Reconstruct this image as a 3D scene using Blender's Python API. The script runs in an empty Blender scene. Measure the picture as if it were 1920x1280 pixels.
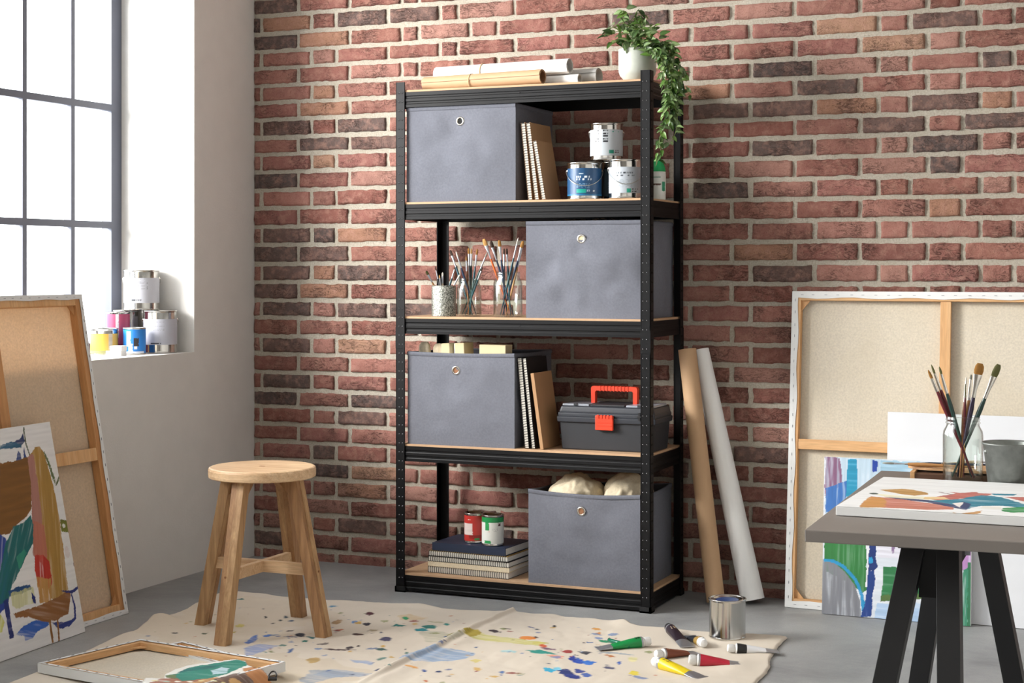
import bpy, bmesh, math, random
import numpy as np
from mathutils import Vector, Matrix
random.seed(7)
C = bpy.context.scene.collection
PI = math.pi
# ------------------------------------------------------------------ camera model (metres; X along brick wall, Y into it, Z up)
F_, YAW, SY = 3078.3, .4072, 505.77
CAM = np.array([2.678, -5.1721, 1.1375])
FW = np.array([-math.sin(YAW), math.cos(YAW), 0.]); RT = np.array([math.cos(YAW), math.sin(YAW), 0.]); UP = np.array([0, 0, 1.])
def ray(x, y): return FW + RT*(x-960)/F_ + UP*(SY-y)/F_
def onY(x, y, Y): r = ray(x, y); return Vector(CAM + r*(Y-CAM[1])/r[1])
def onX(x, y, X): r = ray(x, y); return Vector(CAM + r*(X-CAM[0])/r[0])
def onZ(x, y, Z=0.): r = ray(x, y); return Vector(CAM + r*(Z-CAM[2])/r[2])
WY, XL = .4198, -.8525
cam = bpy.data.cameras.new('camera'); co = bpy.data.objects.new('camera', cam); C.objects.link(co)
co.location = CAM; co.rotation_euler = (PI/2, 0, YAW)
cam.sensor_width = 36; cam.lens = 36*F_/1920; cam.shift_y = -(640-SY)/1920
cam.clip_start = .05
bpy.context.scene.camera = co

# ------------------------------------------------------------------ colour + materials
def lin(h):
    if isinstance(h, str):
        h = h.lstrip('#'); h = [int(h[i:i+2], 16)/255 for i in (0, 2, 4)]
    return tuple((c/12.92 if c <= .04045 else ((c+.055)/1.055)**2.4) for c in h[:3])
class Nt:
    def __init__(s, name):
        s.m = bpy.data.materials.new(name); s.m.use_nodes = True
        s.t = s.m.node_tree; s.b = s.t.nodes['Principled BSDF']; s.co = None
    def n(s, typ, **k):
        n = s.t.nodes.new(typ)
        for a, v in k.items():
            if a[0] == '_': setattr(n, a[1:], v)
            else: n.inputs[a.replace('_', ' ')].default_value = v
        return n
    def l(s, a, b): s.t.links.new(a, b)
    def coord(s, scale=(1, 1, 1), rot=(0, 0, 0), world=False):
        if world:
            g = s.n('ShaderNodeNewGeometry').outputs['Position']
        else:
            g = s.n('ShaderNodeTexCoord').outputs['Object']
        mp = s.n('ShaderNodeMapping'); mp.inputs['Scale'].default_value = scale; mp.inputs['Rotation'].default_value = rot
        s.l(g, mp.inputs['Vector']); return mp.outputs['Vector']
    def noise(s, vec, scale, detail=4, rough=.55, dist=0.):
        n = s.n('ShaderNodeTexNoise', Scale=scale, Detail=detail, Roughness=rough, Distortion=dist)
        s.l(vec, n.inputs['Vector']); return n.outputs['Fac']
    def ramp(s, fac, stops):
        r = s.n('ShaderNodeValToRGB'); e = r.color_ramp.elements
        while len(e) < len(stops): e.new(.5)
        for i, (p, c) in enumerate(stops):
            e[i].position = p; e[i].color = (*c, 1) if len(c) == 3 else c
        s.l(fac, r.inputs['Fac']); return r.outputs['Color']
    def bump(s, h, strength=.3, dist=.001):
        b = s.n('ShaderNodeBump', Strength=strength, Distance=dist); s.l(h, b.inputs['Height']); s.l(b.outputs['Normal'], s.b.inputs['Normal'])
    def mix(s, fac, a, b, mode='MIX'):
        m = s.n('ShaderNodeMix'); m.data_type = 'RGBA'; m.blend_type = mode
        for v, i in ((fac, 0), (a, 6), (b, 7)):
            if hasattr(v, 'is_linked'): s.l(v, m.inputs[i])
            elif i == 0: m.inputs[0].default_value = v
            else: m.inputs[i].default_value = (*v, 1)
        return m.outputs[2]
def mat(name, col, rough=.5, metal=0., bump=0., bscale=200, var=0., vscale=8, spec=None, stretch=(1, 1, 1)):
    t = Nt(name); c = lin(col); t.b.inputs['Roughness'].default_value = rough; t.b.inputs['Metallic'].default_value = metal
    if spec is not None: t.b.inputs['Specular IOR Level'].default_value = spec
    v = t.coord(stretch)
    f = t.noise(v, vscale, 5)
    va = max(var, .03)
    t.l(t.ramp(f, [(.25, tuple(x*(1-va) for x in c)), (.75, tuple(min(1, x*(1+va)) for x in c))]), t.b.inputs['Base Color'])
    if bump: t.bump(t.noise(v, bscale, 3), bump, .001)
    return t.m
def vmat(name, rough=.6, metal=0., bump=.2, bscale=900, trans=0.):
    t = Nt(name); a = t.n('ShaderNodeAttribute'); a.attribute_name = 'Col'
    t.l(a.outputs['Color'], t.b.inputs['Base Color']); t.b.inputs['Roughness'].default_value = rough; t.b.inputs['Metallic'].default_value = metal
    if bump: t.bump(t.noise(t.coord(), bscale, 2), bump, .0006)
    return t.m
def wood(name, c1, c2, axis=2, scale=14, rough=.5, world=False):
    t = Nt(name); st = [9, 9, 9]; st[axis] = .7
    v = t.coord(tuple(st), world=world); n1 = t.noise(v, scale*.35, 6, .6, 1.2); n2 = t.noise(v, scale*3, 3, .5, .3)
    w = t.n('ShaderNodeTexWave', Scale=scale*.12, Distortion=6., Detail=3.); t.l(v, w.inputs['Vector'])
    c = t.ramp(n1, [(.28, lin(c1)), (.5, tuple((a+b)/2 for a, b in zip(lin(c1), lin(c2)))), (.72, lin(c2))])
    c = t.mix(.22, c, t.ramp(w.outputs['Fac'], [(0, lin(c1)), (1, lin(c2))]))
    c = t.mix(t.ramp(n2, [(.35, (.22,)*3), (.6, (0,)*3)]), c, tuple(x*.45 for x in lin(c1)))
    t.l(c, t.b.inputs['Base Color']); t.b.inputs['Roughness'].default_value = rough
    t.bump(n2, .25, .0006); return t.m
def cloth_mat(name, col, col2=None, scale=900, rough=.9, trans=0., nz=.06, wscale=None):
    t = Nt(name); v = t.coord(); c = lin(col)
    w1 = t.n('ShaderNodeTexWave', Scale=scale/3.14, Distortion=1.5, Detail=1.); w1.bands_direction = 'X'; t.l(v, w1.inputs['Vector'])
    w2 = t.n('ShaderNodeTexWave', Scale=scale/3.14, Distortion=1.5, Detail=1.); w2.bands_direction = 'Z'; t.l(v, w2.inputs['Vector'])
    a = t.n('ShaderNodeMath'); a.operation = 'ADD'; t.l(w1.outputs['Fac'], a.inputs[0]); t.l(w2.outputs['Fac'], a.inputs[1])
    f = t.noise(v, 160, 3); f2 = t.noise(v, 5, 4)
    cc = t.ramp(f, [(.3, tuple(x*(1-nz*1.6) for x in c)), (.7, tuple(min(1, x*(1+nz*1.6)) for x in c))])
    cc = t.mix(t.ramp(f2, [(.4, (0,)*3), (.7, (.5,)*3)]), cc, lin(col2) if col2 else tuple(x*.88 for x in c))
    t.l(cc, t.b.inputs['Base Color']); t.b.inputs['Roughness'].default_value = rough; t.b.inputs['Specular IOR Level'].default_value = .2
    t.bump(a.outputs[0], .12, .0004)
    if trans:
        tr = t.n('ShaderNodeBsdfTranslucent'); t.l(cc, tr.inputs['Color']); mx = t.n('ShaderNodeMixShader', Fac=trans)
        t.l(t.b.outputs[0], mx.inputs[1]); t.l(tr.outputs[0], mx.inputs[2]); t.l(mx.outputs[0], t.t.nodes['Material Output'].inputs[0])
    return t.m
def glass_mat(name, tint=(.97, .98, .97), glossy=.12, ior=1.45):
    m = bpy.data.materials.new(name); m.use_nodes = True; t = m.node_tree; t.nodes.remove(t.nodes['Principled BSDF'])
    tr = t.nodes.new('ShaderNodeBsdfTransparent'); tr.inputs[0].default_value = (*tint, 1)
    g = t.nodes.new('ShaderNodeBsdfGlossy'); g.inputs['Roughness'].default_value = .03
    lw = t.nodes.new('ShaderNodeLayerWeight'); lw.inputs['Blend'].default_value = glossy
    mx = t.nodes.new('ShaderNodeMixShader'); t.links.new(lw.outputs['Facing'], mx.inputs[0])
    t.links.new(tr.outputs[0], mx.inputs[1]); t.links.new(g.outputs[0], mx.inputs[2]); t.links.new(mx.outputs[0], t.nodes['Material Output'].inputs[0])
    return m
K = {}
K['black'] = mat('black_powder_coat', '#070709', .46, 0, .12, 500, .1, spec=.25)
K['holeshade'] = mat('hole_shade', '#050505', .8)  # flat discs without openings; the holes' shade is put into the colour
K['glint'] = mat('hole_glint_metal', '#8f9194', .25, .9)  # bright bumps beside the holes, put in for their rim highlights
K['blackplastic'] = mat('black_plastic', '#141416', .5)
K['mdf'] = mat('raw_mdf', '#bd9a78', .8, 0, .1, 700, .07, 60)
K['steel'] = mat('tin_plate', '#c9c7c2', .16, 1., .02, 60, .05)
K['steel2'] = mat('chrome_ring', '#d8d4cc', .2, 1.)
K['binfab'] = cloth_mat('grey_bin_fabric', '#6d6f78', '#676972', 700, .85)
K['binhem'] = cloth_mat('grey_bin_hem', '#696b74', '#64666f', 700, .85)
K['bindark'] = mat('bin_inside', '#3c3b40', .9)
K['pages'] = mat('paper_pages', '#e9e5da', .8, 0, .4, 900, .06, 120, stretch=(1, 1, 20))
K['kraftcover'] = mat('kraft_cover', '#a9825c', .75, 0, .1, 400, .06)
K['blackcover'] = mat('black_cover', '#1b1a1c', .55)
K['navycover'] = mat('navy_cover', '#1e2a42', .5)
K['goldcover'] = mat('ochre_cover', '#9a7a38', .6)
K['wire'] = mat('wire_black', '#2a2623', .35, .6)
K['wiresilver'] = mat('wire_silver', '#b9b7b0', .3, .9)
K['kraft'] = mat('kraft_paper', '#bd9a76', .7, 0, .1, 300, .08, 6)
K['kraftdark'] = mat('brown_kraft_and_inner_shade', '#8a5f40', .8)  # kraft roll insides: hollow shade put into the colour; plain brown elsewhere
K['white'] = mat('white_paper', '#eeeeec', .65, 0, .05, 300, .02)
K['greypaper'] = mat('grey_paper_and_inner_shade', '#c2c2bf', .75)  # white roll insides greyed as painted shade; own colour of the grey roll
K['twine'] = mat('band', '#bfa27a', .8)
K['acacia'] = wood('acacia_wood', '#86603f', '#b98e63', 2, 12, .5)
K['acacia2'] = wood('acacia_wood_pale', '#98704a', '#cba77a', 2, 12, .5)
K['acaciatop'] = wood('acacia_top', '#bb9169', '#e8cba4', 0, 10, .5)
K['pine'] = wood('pine_bar', '#cf9a64', '#e3b988', 2, 8, .55)
K['pinex'] = wood('pine_bar_h', '#cf9a64', '#e3b988', 0, 8, .55)
K['pinedark'] = wood('pine_bar_dark', '#b87f4c', '#cd9a66', 2, 8, .55)  # darker pine tone, uprights of the left canvas
K['linen'] = cloth_mat('raw_linen', '#e0d6c4', '#d8ccb4', 500, .95, .15)
K['linenwarm'] = cloth_mat('raw_linen_warm', '#dfc9ae', '#d3bb9a', 500, .95, .25)
K['primed'] = mat('primed_canvas', '#e2e3e2', .8, 0, .3, 900, .03)
K['staple'] = mat('staple', '#7c8088', .4, .7)
K['paint'] = vmat('oil_paint', .55, 0, .5, 500)
K['clothcol'] = vmat('drop_cloth', .9, 0, .5, 1200)
K['label'] = vmat('printed_label', .35, 0, 0)
K['red'] = mat('orange_red_plastic', '#dc3f22', .4)
K['toolbox'] = mat('toolbox_plastic', '#24262b', .55, 0, .3, 900, .06)
K['toollid'] = mat('toolbox_lid', '#2d3037', .45, 0, .2, 900, .06)
K['clear'] = mat('clear_plastic_lid', '#8f939c', .25)
K['ceramic'] = mat('pale_ceramic', '#c0c4ba', .45, 0, .15, 120, .06, 30)
K['soil'] = mat('soil', '#2c2119', 1., 0, 1., 80)
K['glass'] = glass_mat('jar_glass', (.95, .97, .95), .18)
K['pane'] = glass_mat('window_glass', (.99, .995, 1), .06)
K['steelframe'] = mat('window_steel', '#5b5f6c', .5)
K['wallwhite'] = mat('white_plaster', '#d9d6d1', .9, 0, .6, 160, .02, 12)
K['walldim'] = mat('grey_plaster', '#8d8882', .9, 0, .4, 160, .03, 12)
K['lab'] = mat('lamp', '#ffffff', .5)
K['cap'] = mat('white_cap', '#e8e8e6', .4)
K['alu'] = mat('tube_aluminium', '#b4b6bc', .35, .8)
K['tablegrey'] = mat('grey_desk_top', '#77706a', .55, 0, .1, 200, .05, 5)
K['legblack'] = mat('black_trestle_wood', '#0d0d0f', .5, 0, .1, 200, .08)
K['zinc'] = mat('zinc_bucket', '#7c7f7b', .45, .7, .1, 60, .3, 40)
K['cream'] = cloth_mat('cream_cloth', '#d9cbb0', '#cbbb9c', 400, .95)
K['board'] = mat('cream_board', '#d8c7a0', .8, 0, .05, 200, .05)
K['plasticfilm'] = glass_mat('clear_film', (.82, .84, .88), .35)
K['green'] = mat('green_cap', '#0f9a55', .4)
K['bottle'] = mat('bottle_white', '#d9dcd6', .4)

# ------------------------------------------------------------------ mesh builder
class MB:
    def __init__(s): s.v = []; s.f = []; s.m = []; s.sm = []; s.T = Matrix.Identity(4)
    def add(s, vs, fs, mi=0, smooth=False, T=None):
        o = len(s.v); M = s.T @ T if T is not None else s.T
        s.v += [tuple(M @ Vector(p)) for p in vs]
        s.f += [tuple(i+o for i in f) for f in fs]; s.m += [mi]*len(fs); s.sm += [smooth]*len(fs); return s
    def box(s, lo, hi, mi=0, T=None, bev=0.):
        (a, b, c), (d, e, f) = lo, hi
        if bev <= 0:
            vs = [(x, y, z) for x in (a, d) for y in (b, e) for z in (c, f)]
            return s.add(vs, [(0, 1, 3, 2), (4, 6, 7, 5), (0, 4, 5, 1), (2, 3, 7, 6), (0, 2, 6, 4), (1, 5, 7, 3)], mi, False, T)
        bm = bmesh.new(); bmesh.ops.create_cube(bm, size=1)
        for v in bm.verts: v.co = Vector(((a+d)/2+v.co.x*(d-a), (b+e)/2+v.co.y*(e-b), (c+f)/2+v.co.z*(f-c)))
        bmesh.ops.bevel(bm, geom=bm.edges[:], offset=bev, segments=2, profile=.6, affect='EDGES')
        bm.verts.index_update(); s.add([v.co[:] for v in bm.verts], [[v.index for v in g.verts] for g in bm.faces], mi, False, T); bm.free(); return s
    def lathe(s, prof, seg=32, mi=0, T=None, smooth=True, squash=None):
        vs = []; fs = []; n = len(prof)
        for i in range(seg):
            a = 2*PI*i/seg
            for r, z in prof: vs.append((r*math.cos(a), r*math.sin(a), z))
        for i in range(seg):
            j = (i+1) % seg
            for k in range(n-1): fs.append((i*n+k, j*n+k, j*n+k+1, i*n+k+1))
        s.add(vs, fs, mi, smooth, T)
        for k in (0, n-1):
            if prof[k][0] > 1e-6:
                pass
        return s
    def cyl(s, r, z0, z1, seg=24, mi=0, T=None, r2=None):
        r2 = r if r2 is None else r2
        return s.lathe([(0, z0), (r, z0), (r, z0), (r2, z1), (r2, z1), (0, z1)], seg, mi, T, False)
    def tube(s, path, r, seg=8, mi=0, T=None, caps=True):
        P = [Vector(p) for p in path]; n = len(P); R = r if hasattr(r, '__len__') else [r]*n
        vs = []; fs = []; up = None
        for i, p in enumerate(P):
            d = (P[min(i+1, n-1)]-P[max(i-1, 0)]).normalized()
            if up is None: up = Vector((0, 0, 1)) if abs(d.z) < .9 else Vector((1, 0, 0))
            a = d.cross(up).normalized(); b = a.cross(d).normalized(); up = b
            for k in range(seg):
                t = 2*PI*k/seg; vs.append(p + (a*math.cos(t)+b*math.sin(t))*R[i])
        for i in range(n-1):
            for k in range(seg):
                l = (k+1) % seg; fs.append((i*seg+k, i*seg+l, (i+1)*seg+l, (i+1)*seg+k))
        if caps: fs += [tuple(range(seg)), tuple(reversed(range((n-1)*seg, n*seg)))]
        return s.add(vs, fs, mi, True, T)
    def prism(s, poly, y0, y1, mi=0, T=None):          # poly in XZ
        n = len(poly); vs = [(x, y0, z) for x, z in poly]+[(x, y1, z) for x, z in poly]
        fs = [tuple(range(n)), tuple(reversed(range(n, 2*n)))]+[(i, i+n, (i+1) % n+n, (i+1) % n) for i in range(n)]
        return s.add(vs, fs, mi, False, T)
    def grid(s, nu, nv, fn, mi=0, smooth=True, T=None):
        vs = [fn(i/nu, j/nv) for j in range(nv+1) for i in range(nu+1)]
        fs = [(j*(nu+1)+i, j*(nu+1)+i+1, (j+1)*(nu+1)+i+1, (j+1)*(nu+1)+i) for j in range(nv) for i in range(nu)]
        return s.add(vs, fs, mi, smooth, T)
    def build(s, name, mats, parent=None, loc=(0, 0, 0), rot=(0, 0, 0), cols=None, fix=True):
        me = bpy.data.meshes.new(name); me.from_pydata(s.v, [], s.f)
        if not isinstance(mats, (list, tuple)): mats = [mats]
        for m in mats: me.materials.append(K[m] if isinstance(m, str) else m)
        me.polygons.foreach_set('material_index', s.m); me.polygons.foreach_set('use_smooth', s.sm)
        if cols is not None:
            at = me.color_attributes.new('Col', 'FLOAT_COLOR', 'POINT')
            c = np.ones((len(s.v), 4), 'f'); c[:len(cols), :3] = cols; at.data.foreach_set('color', c.ravel())
        if fix and len(s.f) < 30000:
            bm = bmesh.new(); bm.from_mesh(me); bmesh.ops.recalc_face_normals(bm, faces=bm.faces); bm.to_mesh(me); bm.free()
        me.update()
        o = bpy.data.objects.new(name, me); C.objects.link(o)
        if parent is not None: o.parent = parent
        o.location = loc; o.rotation_euler = rot
        return o
def tag(o, label, cat, group=None, kind=None):
    if label: o['label'] = label
    if cat: o['category'] = cat
    if group: o['group'] = group
    if kind: o['kind'] = kind
    return o
def thing(name, label, cat, loc=(0, 0, 0), rz=0, group=None, M=None):
    o = bpy.data.objects.new(name, None); C.objects.link(o); o.empty_display_size = .05
    if M is not None: o.matrix_world = M
    else: o.location = loc; o.rotation_euler = (0, 0, rz)
    return tag(o, label, cat, group)
def struct(o): o['kind'] = 'structure'; return o
def T(x=0, y=0, z=0): return Matrix.Translation((x, y, z))
def R(a, ax): return Matrix.Rotation(a, 4, ax)
def frame(o, ex, ey, ez):                                # matrix from origin and axes
    m = Matrix.Identity(4)
    for i, e in enumerate((ex, ey, ez)):
        for k in range(3): m[k][i] = e[k]
    for k in range(3): m[k][3] = o[k]
    return m
def copy_tree(o, parent=None):
    c = o.copy(); C.objects.link(c)
    if parent is not None: c.parent = parent
    for ch in list(o.children): copy_tree(ch, c)
    return c

# ------------------------------------------------------------------ noise and painting raster
RS = np.random.RandomState(3)
LAT = RS.rand(256, 256)
def vnoise(x, y):
    x = np.asarray(x, float); y = np.asarray(y, float)
    xi = np.floor(x).astype(int); yi = np.floor(y).astype(int); fx = x-xi; fy = y-yi
    fx = fx*fx*(3-2*fx); fy = fy*fy*(3-2*fy)
    g = lambda a, b: LAT[a % 256, b % 256]
    return (g(xi, yi)*(1-fx)*(1-fy)+g(xi+1, yi)*fx*(1-fy)+g(xi, yi+1)*(1-fx)*fy+g(xi+1, yi+1)*fx*fy)-.5
def fbm(x, y, o=4):
    r = 0; a = 1.
    for i in range(o): r = r+a*vnoise(x*2**i+i*17.3, y*2**i+i*9.1); a *= .5
    return r
class Raster:                                            # colours on a grid, coordinates in metres
    def __init__(s, X, Y, bg): s.X = X; s.Y = Y; s.c = np.ones(X.shape+(3,))*np.array(lin(bg)); s.k = 0
    def _mask(s, pts, wob, ws, full=True):
        s.k += 13; P = np.array([tuple(p)[:2] for p in pts]); lo = P.min(0)-wob*2; hi = P.max(0)+wob*2
        bb = (s.X > lo[0]) & (s.X < hi[0]) & (s.Y > lo[1]) & (s.Y < hi[1])
        x0 = s.X[bb]; y0 = s.Y[bb]; x = x0; y = y0
        if wob: x = x0+wob*fbm(x0*ws+s.k, y0*ws, 3); y = y0+wob*fbm(x0*ws, y0*ws+s.k+50, 3)
        mm = np.zeros(x.shape, bool)
        for i in range(len(P)):
            x1, y1 = P[i]; x2, y2 = P[i-1]
            if y1 == y2: continue
            mm ^= ((y1 > y) != (y2 > y)) & (x < (x2-x1)*(y-y1)/(y2-y1)+x1)
        m = np.zeros(s.X.shape, bool); m[bb] = mm; return m
    def poly(s, pts, col, a=1., wob=.004, ws=60, streak=0., ang=0., ss=(400, 30), var=.12):
        M = s._mask(pts, wob, ws)
        if not M.any(): return
        X, Y = s.X[M], s.Y[M]; ca, sa = math.cos(ang), math.sin(ang); U = X*ca+Y*sa; V = -X*sa+Y*ca
        n = fbm(V*ss[0]/3+s.k, U*ss[1]/3, 3); m = np.full(X.shape, float(a))
        if streak: m = m*np.clip(1-streak*np.clip(n-.06, 0, 1)*2.4, .55, 1)
        c = np.clip(np.array(lin(col))[None]*(1+var*2*n[:, None]), 0, 1)
        s.c[M] = s.c[M]*(1-m[:, None])+c*m[:, None]
    def stroke(s, pts, w, col, **k):
        P = [Vector(p) for p in pts]; W = w if hasattr(w, '__len__') else [w]*len(P); L = []; Q = []
        for i, p in enumerate(P):
            d = (P[min(i+1, len(P)-1)]-P[max(i-1, 0)]).normalized(); nrm = Vector((-d.y, d.x))
            L.append(tuple(p+nrm*W[i]/2)); Q.append(tuple(p-nrm*W[i]/2))
        s.poly(L+Q[::-1], col, **k)
    def blob(s, x, y, rx, ry, col, ang=0, **k):
        pts = [(x+rx*math.cos(t)*math.cos(ang)-ry*math.sin(t)*math.sin(ang), y+rx*math.cos(t)*math.sin(ang)+ry*math.sin(t)*math.cos(ang)) for t in [i*PI/8 for i in range(16)]]
        s.poly(pts, col, **k)
class Plane:
    def __init__(s, o, u, v): s.o = Vector(o); s.u = Vector(u).normalized(); s.v = Vector(v); s.v = (s.v-s.u*s.v.dot(s.u)).normalized(); s.n = s.u.cross(s.v)
    def uv(s, x, y):
        r = Vector(ray(x, y)); c = Vector(CAM); t = (s.o-c).dot(s.n)/r.dot(s.n); p = c+r*t-s.o
        return (p.dot(s.u), p.dot(s.v))
    def P(s, *xy): return [s.uv(*xy[i:i+2]) for i in range(0, len(xy), 2)]
    def M(s): return frame(s.o, s.u, -s.n, s.v)          # local X = u, local Z = v, local -Y faces the viewer (n)
# ------------------------------------------------------------------ room shell
XR, YB, ZC = 3.75, -6.2, 3.0
# brick wall
def brick_wall():
    Zs = [2.145, 2.073, 2.004, 1.937, 1.867, 1.799, 1.731, 1.661, 1.595, 1.525, 1.453, 1.382, 1.308, 1.236, 1.162, 1.09, 1.018, .948, .877, .805, .735, .665, .597, .529, .46, .389, .32, .249, .179, .111, .041, -.03]
    while Zs[0] < ZC: Zs.insert(0, Zs[0]+.07)
    k0 = Zs.index(2.073)                                   # the course hanging below this joint is a row of long bricks
    JA = [-.8525, -.649, -.42, -.193, -.12, .096, .208, .432, .651, .882, 1.105, 1.329, 1.553, 1.779, 1.894, 2.12, 2.235, 2.46, 2.575, 2.80, 3.02, 3.25, 3.47, 3.70, 3.8]
    JB = [-.8525, -.818, -.589, -.479, -.253, -.03, .045, .277, .504, .728, .954, 1.172, 1.398, 1.616, 1.721, 1.951, 2.057, 2.28, 2.39, 2.62, 2.85, 3.07, 3.29, 3.52, 3.74, 3.8]
    dark = [(515, 72), (515, 343), (530, 642), (520, 752), (620, 273), (1770, 38), (1770, 190), (1790, 305), (1415, 210), (1460, 200), (1345, 207), (1470, 505), (1325, 350), (640, 33), (1240, 40), (690, 232), (860, 1000), (700, 1000), (540, 590), (500, 22), (1720, 225), (1420, 275), (1550, 165), (600, 470), (515, 1010), (640, 880), (520, 1000), (1450, 120), (1820, 230), (530, 250), (530, 435), (520, 530)]
    orange = [(580, 240), (590, 298), (590, 210), (510, 240), (690, 445), (600, 518), (1590, 195), (1885, 190), (1600, 40), (1680, 75), (640, 545), (680, 645), (1680, 90), (1760, 390), (560, 520), (540, 50), (590, 60), (1370, 180), (1400, 490), (590, 175), (700, 910), (660, 870)]
    D = [onY(x, y, WY) for x, y in dark]; O = [onY(x, y, WY) for x, y in orange]
    base = [lin(h) for h in ('#98695d', '#a07065', '#916258', '#a3756a', '#97675f', '#8d5f56', '#a57b6f', '#9b6d62', '#885a50')]
    drk = [lin(h) for h in ('#675853', '#5c514e', '#6e5a54')]; org = [lin(h) for h in ('#a57c66', '#ab866f')]
    b = MB(); cols = []
    rn = random.Random(11)
    for k in range(len(Zs)-1):
        J = JA if (k-k0) % 2 == 0 else JB
        zt, zb = Zs[k], Zs[k+1]
        for i in range(len(J)-1):
            x0, x1 = J[i], J[i+1]
            if x0 >= XR: continue
            mj = .0060+rn.uniform(-.0015, .002)
            ax0 = x0+(mj if i else 0); ax1 = min(x1, XR+.05)-mj; az0 = zb+.0066+rn.uniform(-.0018, .002); az1 = zt-.0066+rn.uniform(-.002, .0015)
            if ax1-ax0 < .01: continue
            nx = max(4, int((ax1-ax0)/.012)); nz = 6
            us = [0, .012/(ax1-ax0)*.35]+[.012/(ax1-ax0)+(1-.024/(ax1-ax0))*q/nx for q in range(nx+1)]+[1-.012/(ax1-ax0)*.35, 1]
            if ax1-ax0 < .05: us = [0, .1, .5, .9, 1]
            ws = [0, .06, .2, .4, .6, .8, .94, 1]
            U, W = np.meshgrid(us, ws); X = ax0+(ax1-ax0)*U; Z = az0+(az1-az0)*W
            ex = np.minimum(X-ax0, ax1-X); ez = np.minimum(Z-az0, az1-Z); e = np.minimum(ex, ez)
            hm = 1-np.clip(e/.008, 0, 1); prof = np.sqrt(np.clip(1-hm*hm, 0, 1))
            sd = rn.uniform(0, 99)
            tilt = rn.uniform(-.0015, .0015)
            n = fbm(X*40+sd, Z*55, 3)*.0035+fbm(X*14, Z*30+sd, 2)*.003
            cr = np.clip(.06-np.abs(vnoise(X*22+sd, Z*60+X*18)), 0, 1)*.04
            Y = WY+.009-.0135*prof+(n*1.3+cr)*prof+tilt*(U-.5)*2
            edge = np.clip(1-e/.01, 0, 1)
            X2 = X+edge*vnoise(Z*90+sd, X*60)*.006; Z2 = Z+edge*vnoise(X*60+sd, Z*9)*.0065
            Y[0, :] = Y[-1, :] = WY+.012; Y[:, 0] = Y[:, -1] = WY+.012
            vs = list(zip(X2.ravel().tolist(), Y.ravel().tolist(), Z2.ravel().tolist()))
            w = len(us)
            fs = [(j*w+q, j*w+q+1, (j+1)*w+q+1, (j+1)*w+q) for j in range(len(ws)-1) for q in range(w-1)]
            b.add(vs, fs, 0, True)
            cx, cz = (x0+x1)/2, (zt+zb)/2
            isin = lambda L: any(x0 < p.x < x1 and zb < p.z < zt for p in L)
            if isin(D): c = rn.choice(drk)
            elif isin(O): c = rn.choice(org)
            else: c = rn.choice(base); q = rn.uniform(.86, 1.12); c = tuple(v*q for v in c)
            if not isin(D) and rn.random() < .05: c = rn.choice(drk)
            cols += [c]*len(vs)
    return b.build('wall_back', [brick_material()], cols=np.array(cols), fix=False)
def brick_material():
    t = Nt('brick'); a = t.n('ShaderNodeAttribute'); a.attribute_name = 'Col'; v = t.coord(world=True)
    big = t.noise(v, 9, 5, .6); mid = t.noise(v, 38, 5, .65); fine = t.noise(v, 230, 4, .7); pit = t.n('ShaderNodeTexVoronoi', Scale=140.); t.l(v, pit.inputs['Vector'])
    c = t.mix(t.ramp(big, [(.52, (0,)*3), (.72, (.55,)*3)]), a.outputs['Color'], lin('#5c4842'))
    c = t.mix(t.ramp(mid, [(.45, (0,)*3), (.75, (.55,)*3)]), c, lin('#bd9282'))
    c = t.mix(t.ramp(fine, [(.25, (.5,)*3), (.5, (0,)*3)]), c, lin('#6d4238'))
    c = t.mix(t.ramp(fine, [(.62, (0,)*3), (.8, (.35,)*3)]), c, lin('#d8c2ae'))
    t.l(c, t.b.inputs['Base Color']); t.b.inputs['Roughness'].default_value = .92; t.b.inputs['Specular IOR Level'].default_value = .25
    v2 = t.coord((1, 1, 2.2), (0, .25, 0), world=True); rid = t.noise(v2, 26, 5, .6, 1.5)
    cr = t.ramp(rid, [(.455, (1,)*3), (.492, (0,)*3), (.528, (1,)*3)]); ms = t.ramp(big, [(.42, (1,)*3), (.6, (0,)*3)])
    c2 = t.mix(ms, cr, (1., 1., 1.)); pt = t.ramp(pit.outputs['Distance'], [(.10, (0,)*3), (.22, (1,)*3)]); pm = t.ramp(t.noise(v, 60, 2), [(.56, (1,)*3), (.62, (0,)*3)]); c3 = t.mix(pm, pt, (1., 1., 1.))
    cc = t.mix(1., c2, c3, 'MULTIPLY'); dk = t.mix(.55, (1., 1., 1.), cc); t.l(t.mix(1., c, dk, 'MULTIPLY'), t.b.inputs['Base Color'])
    s = t.n('ShaderNodeMath'); s.operation = 'MULTIPLY_ADD'; t.l(mid, s.inputs[0]); s.inputs[1].default_value = 1.5; t.l(fine, s.inputs[2])
    s2 = t.n('ShaderNodeMath'); s2.operation = 'MULTIPLY_ADD'; t.l(cc, s2.inputs[0]); s2.inputs[1].default_value = .6; t.l(s.outputs[0], s2.inputs[2])
    t.bump(s2.outputs[0], .85, .004); return t.m
wb = struct(brick_wall())
mt = Nt('mortar'); v = mt.coord(world=True); f = mt.noise(v, 160, 5, .7); g = mt.noise(v, 7, 4)
c = mt.ramp(f, [(.3, lin('#9c9486')), (.7, lin('#c3bcae'))]); c = mt.mix(mt.ramp(g, [(.4, (0,)*3), (.7, (.4,)*3)]), c, lin('#a39a88'))
mt.l(c, mt.b.inputs['Base Color']); mt.b.inputs['Roughness'].default_value = .95; mt.bump(f, .9, .003)
b = MB(); b.grid(220, 150, lambda u, w: (XL-.4+(XR+.6-XL)*u, WY+.0045+float(fbm(np.array((XR-XL)*u*30), np.array(ZC*w*30), 2))*.004, ZC*w), 0, True)
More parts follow.
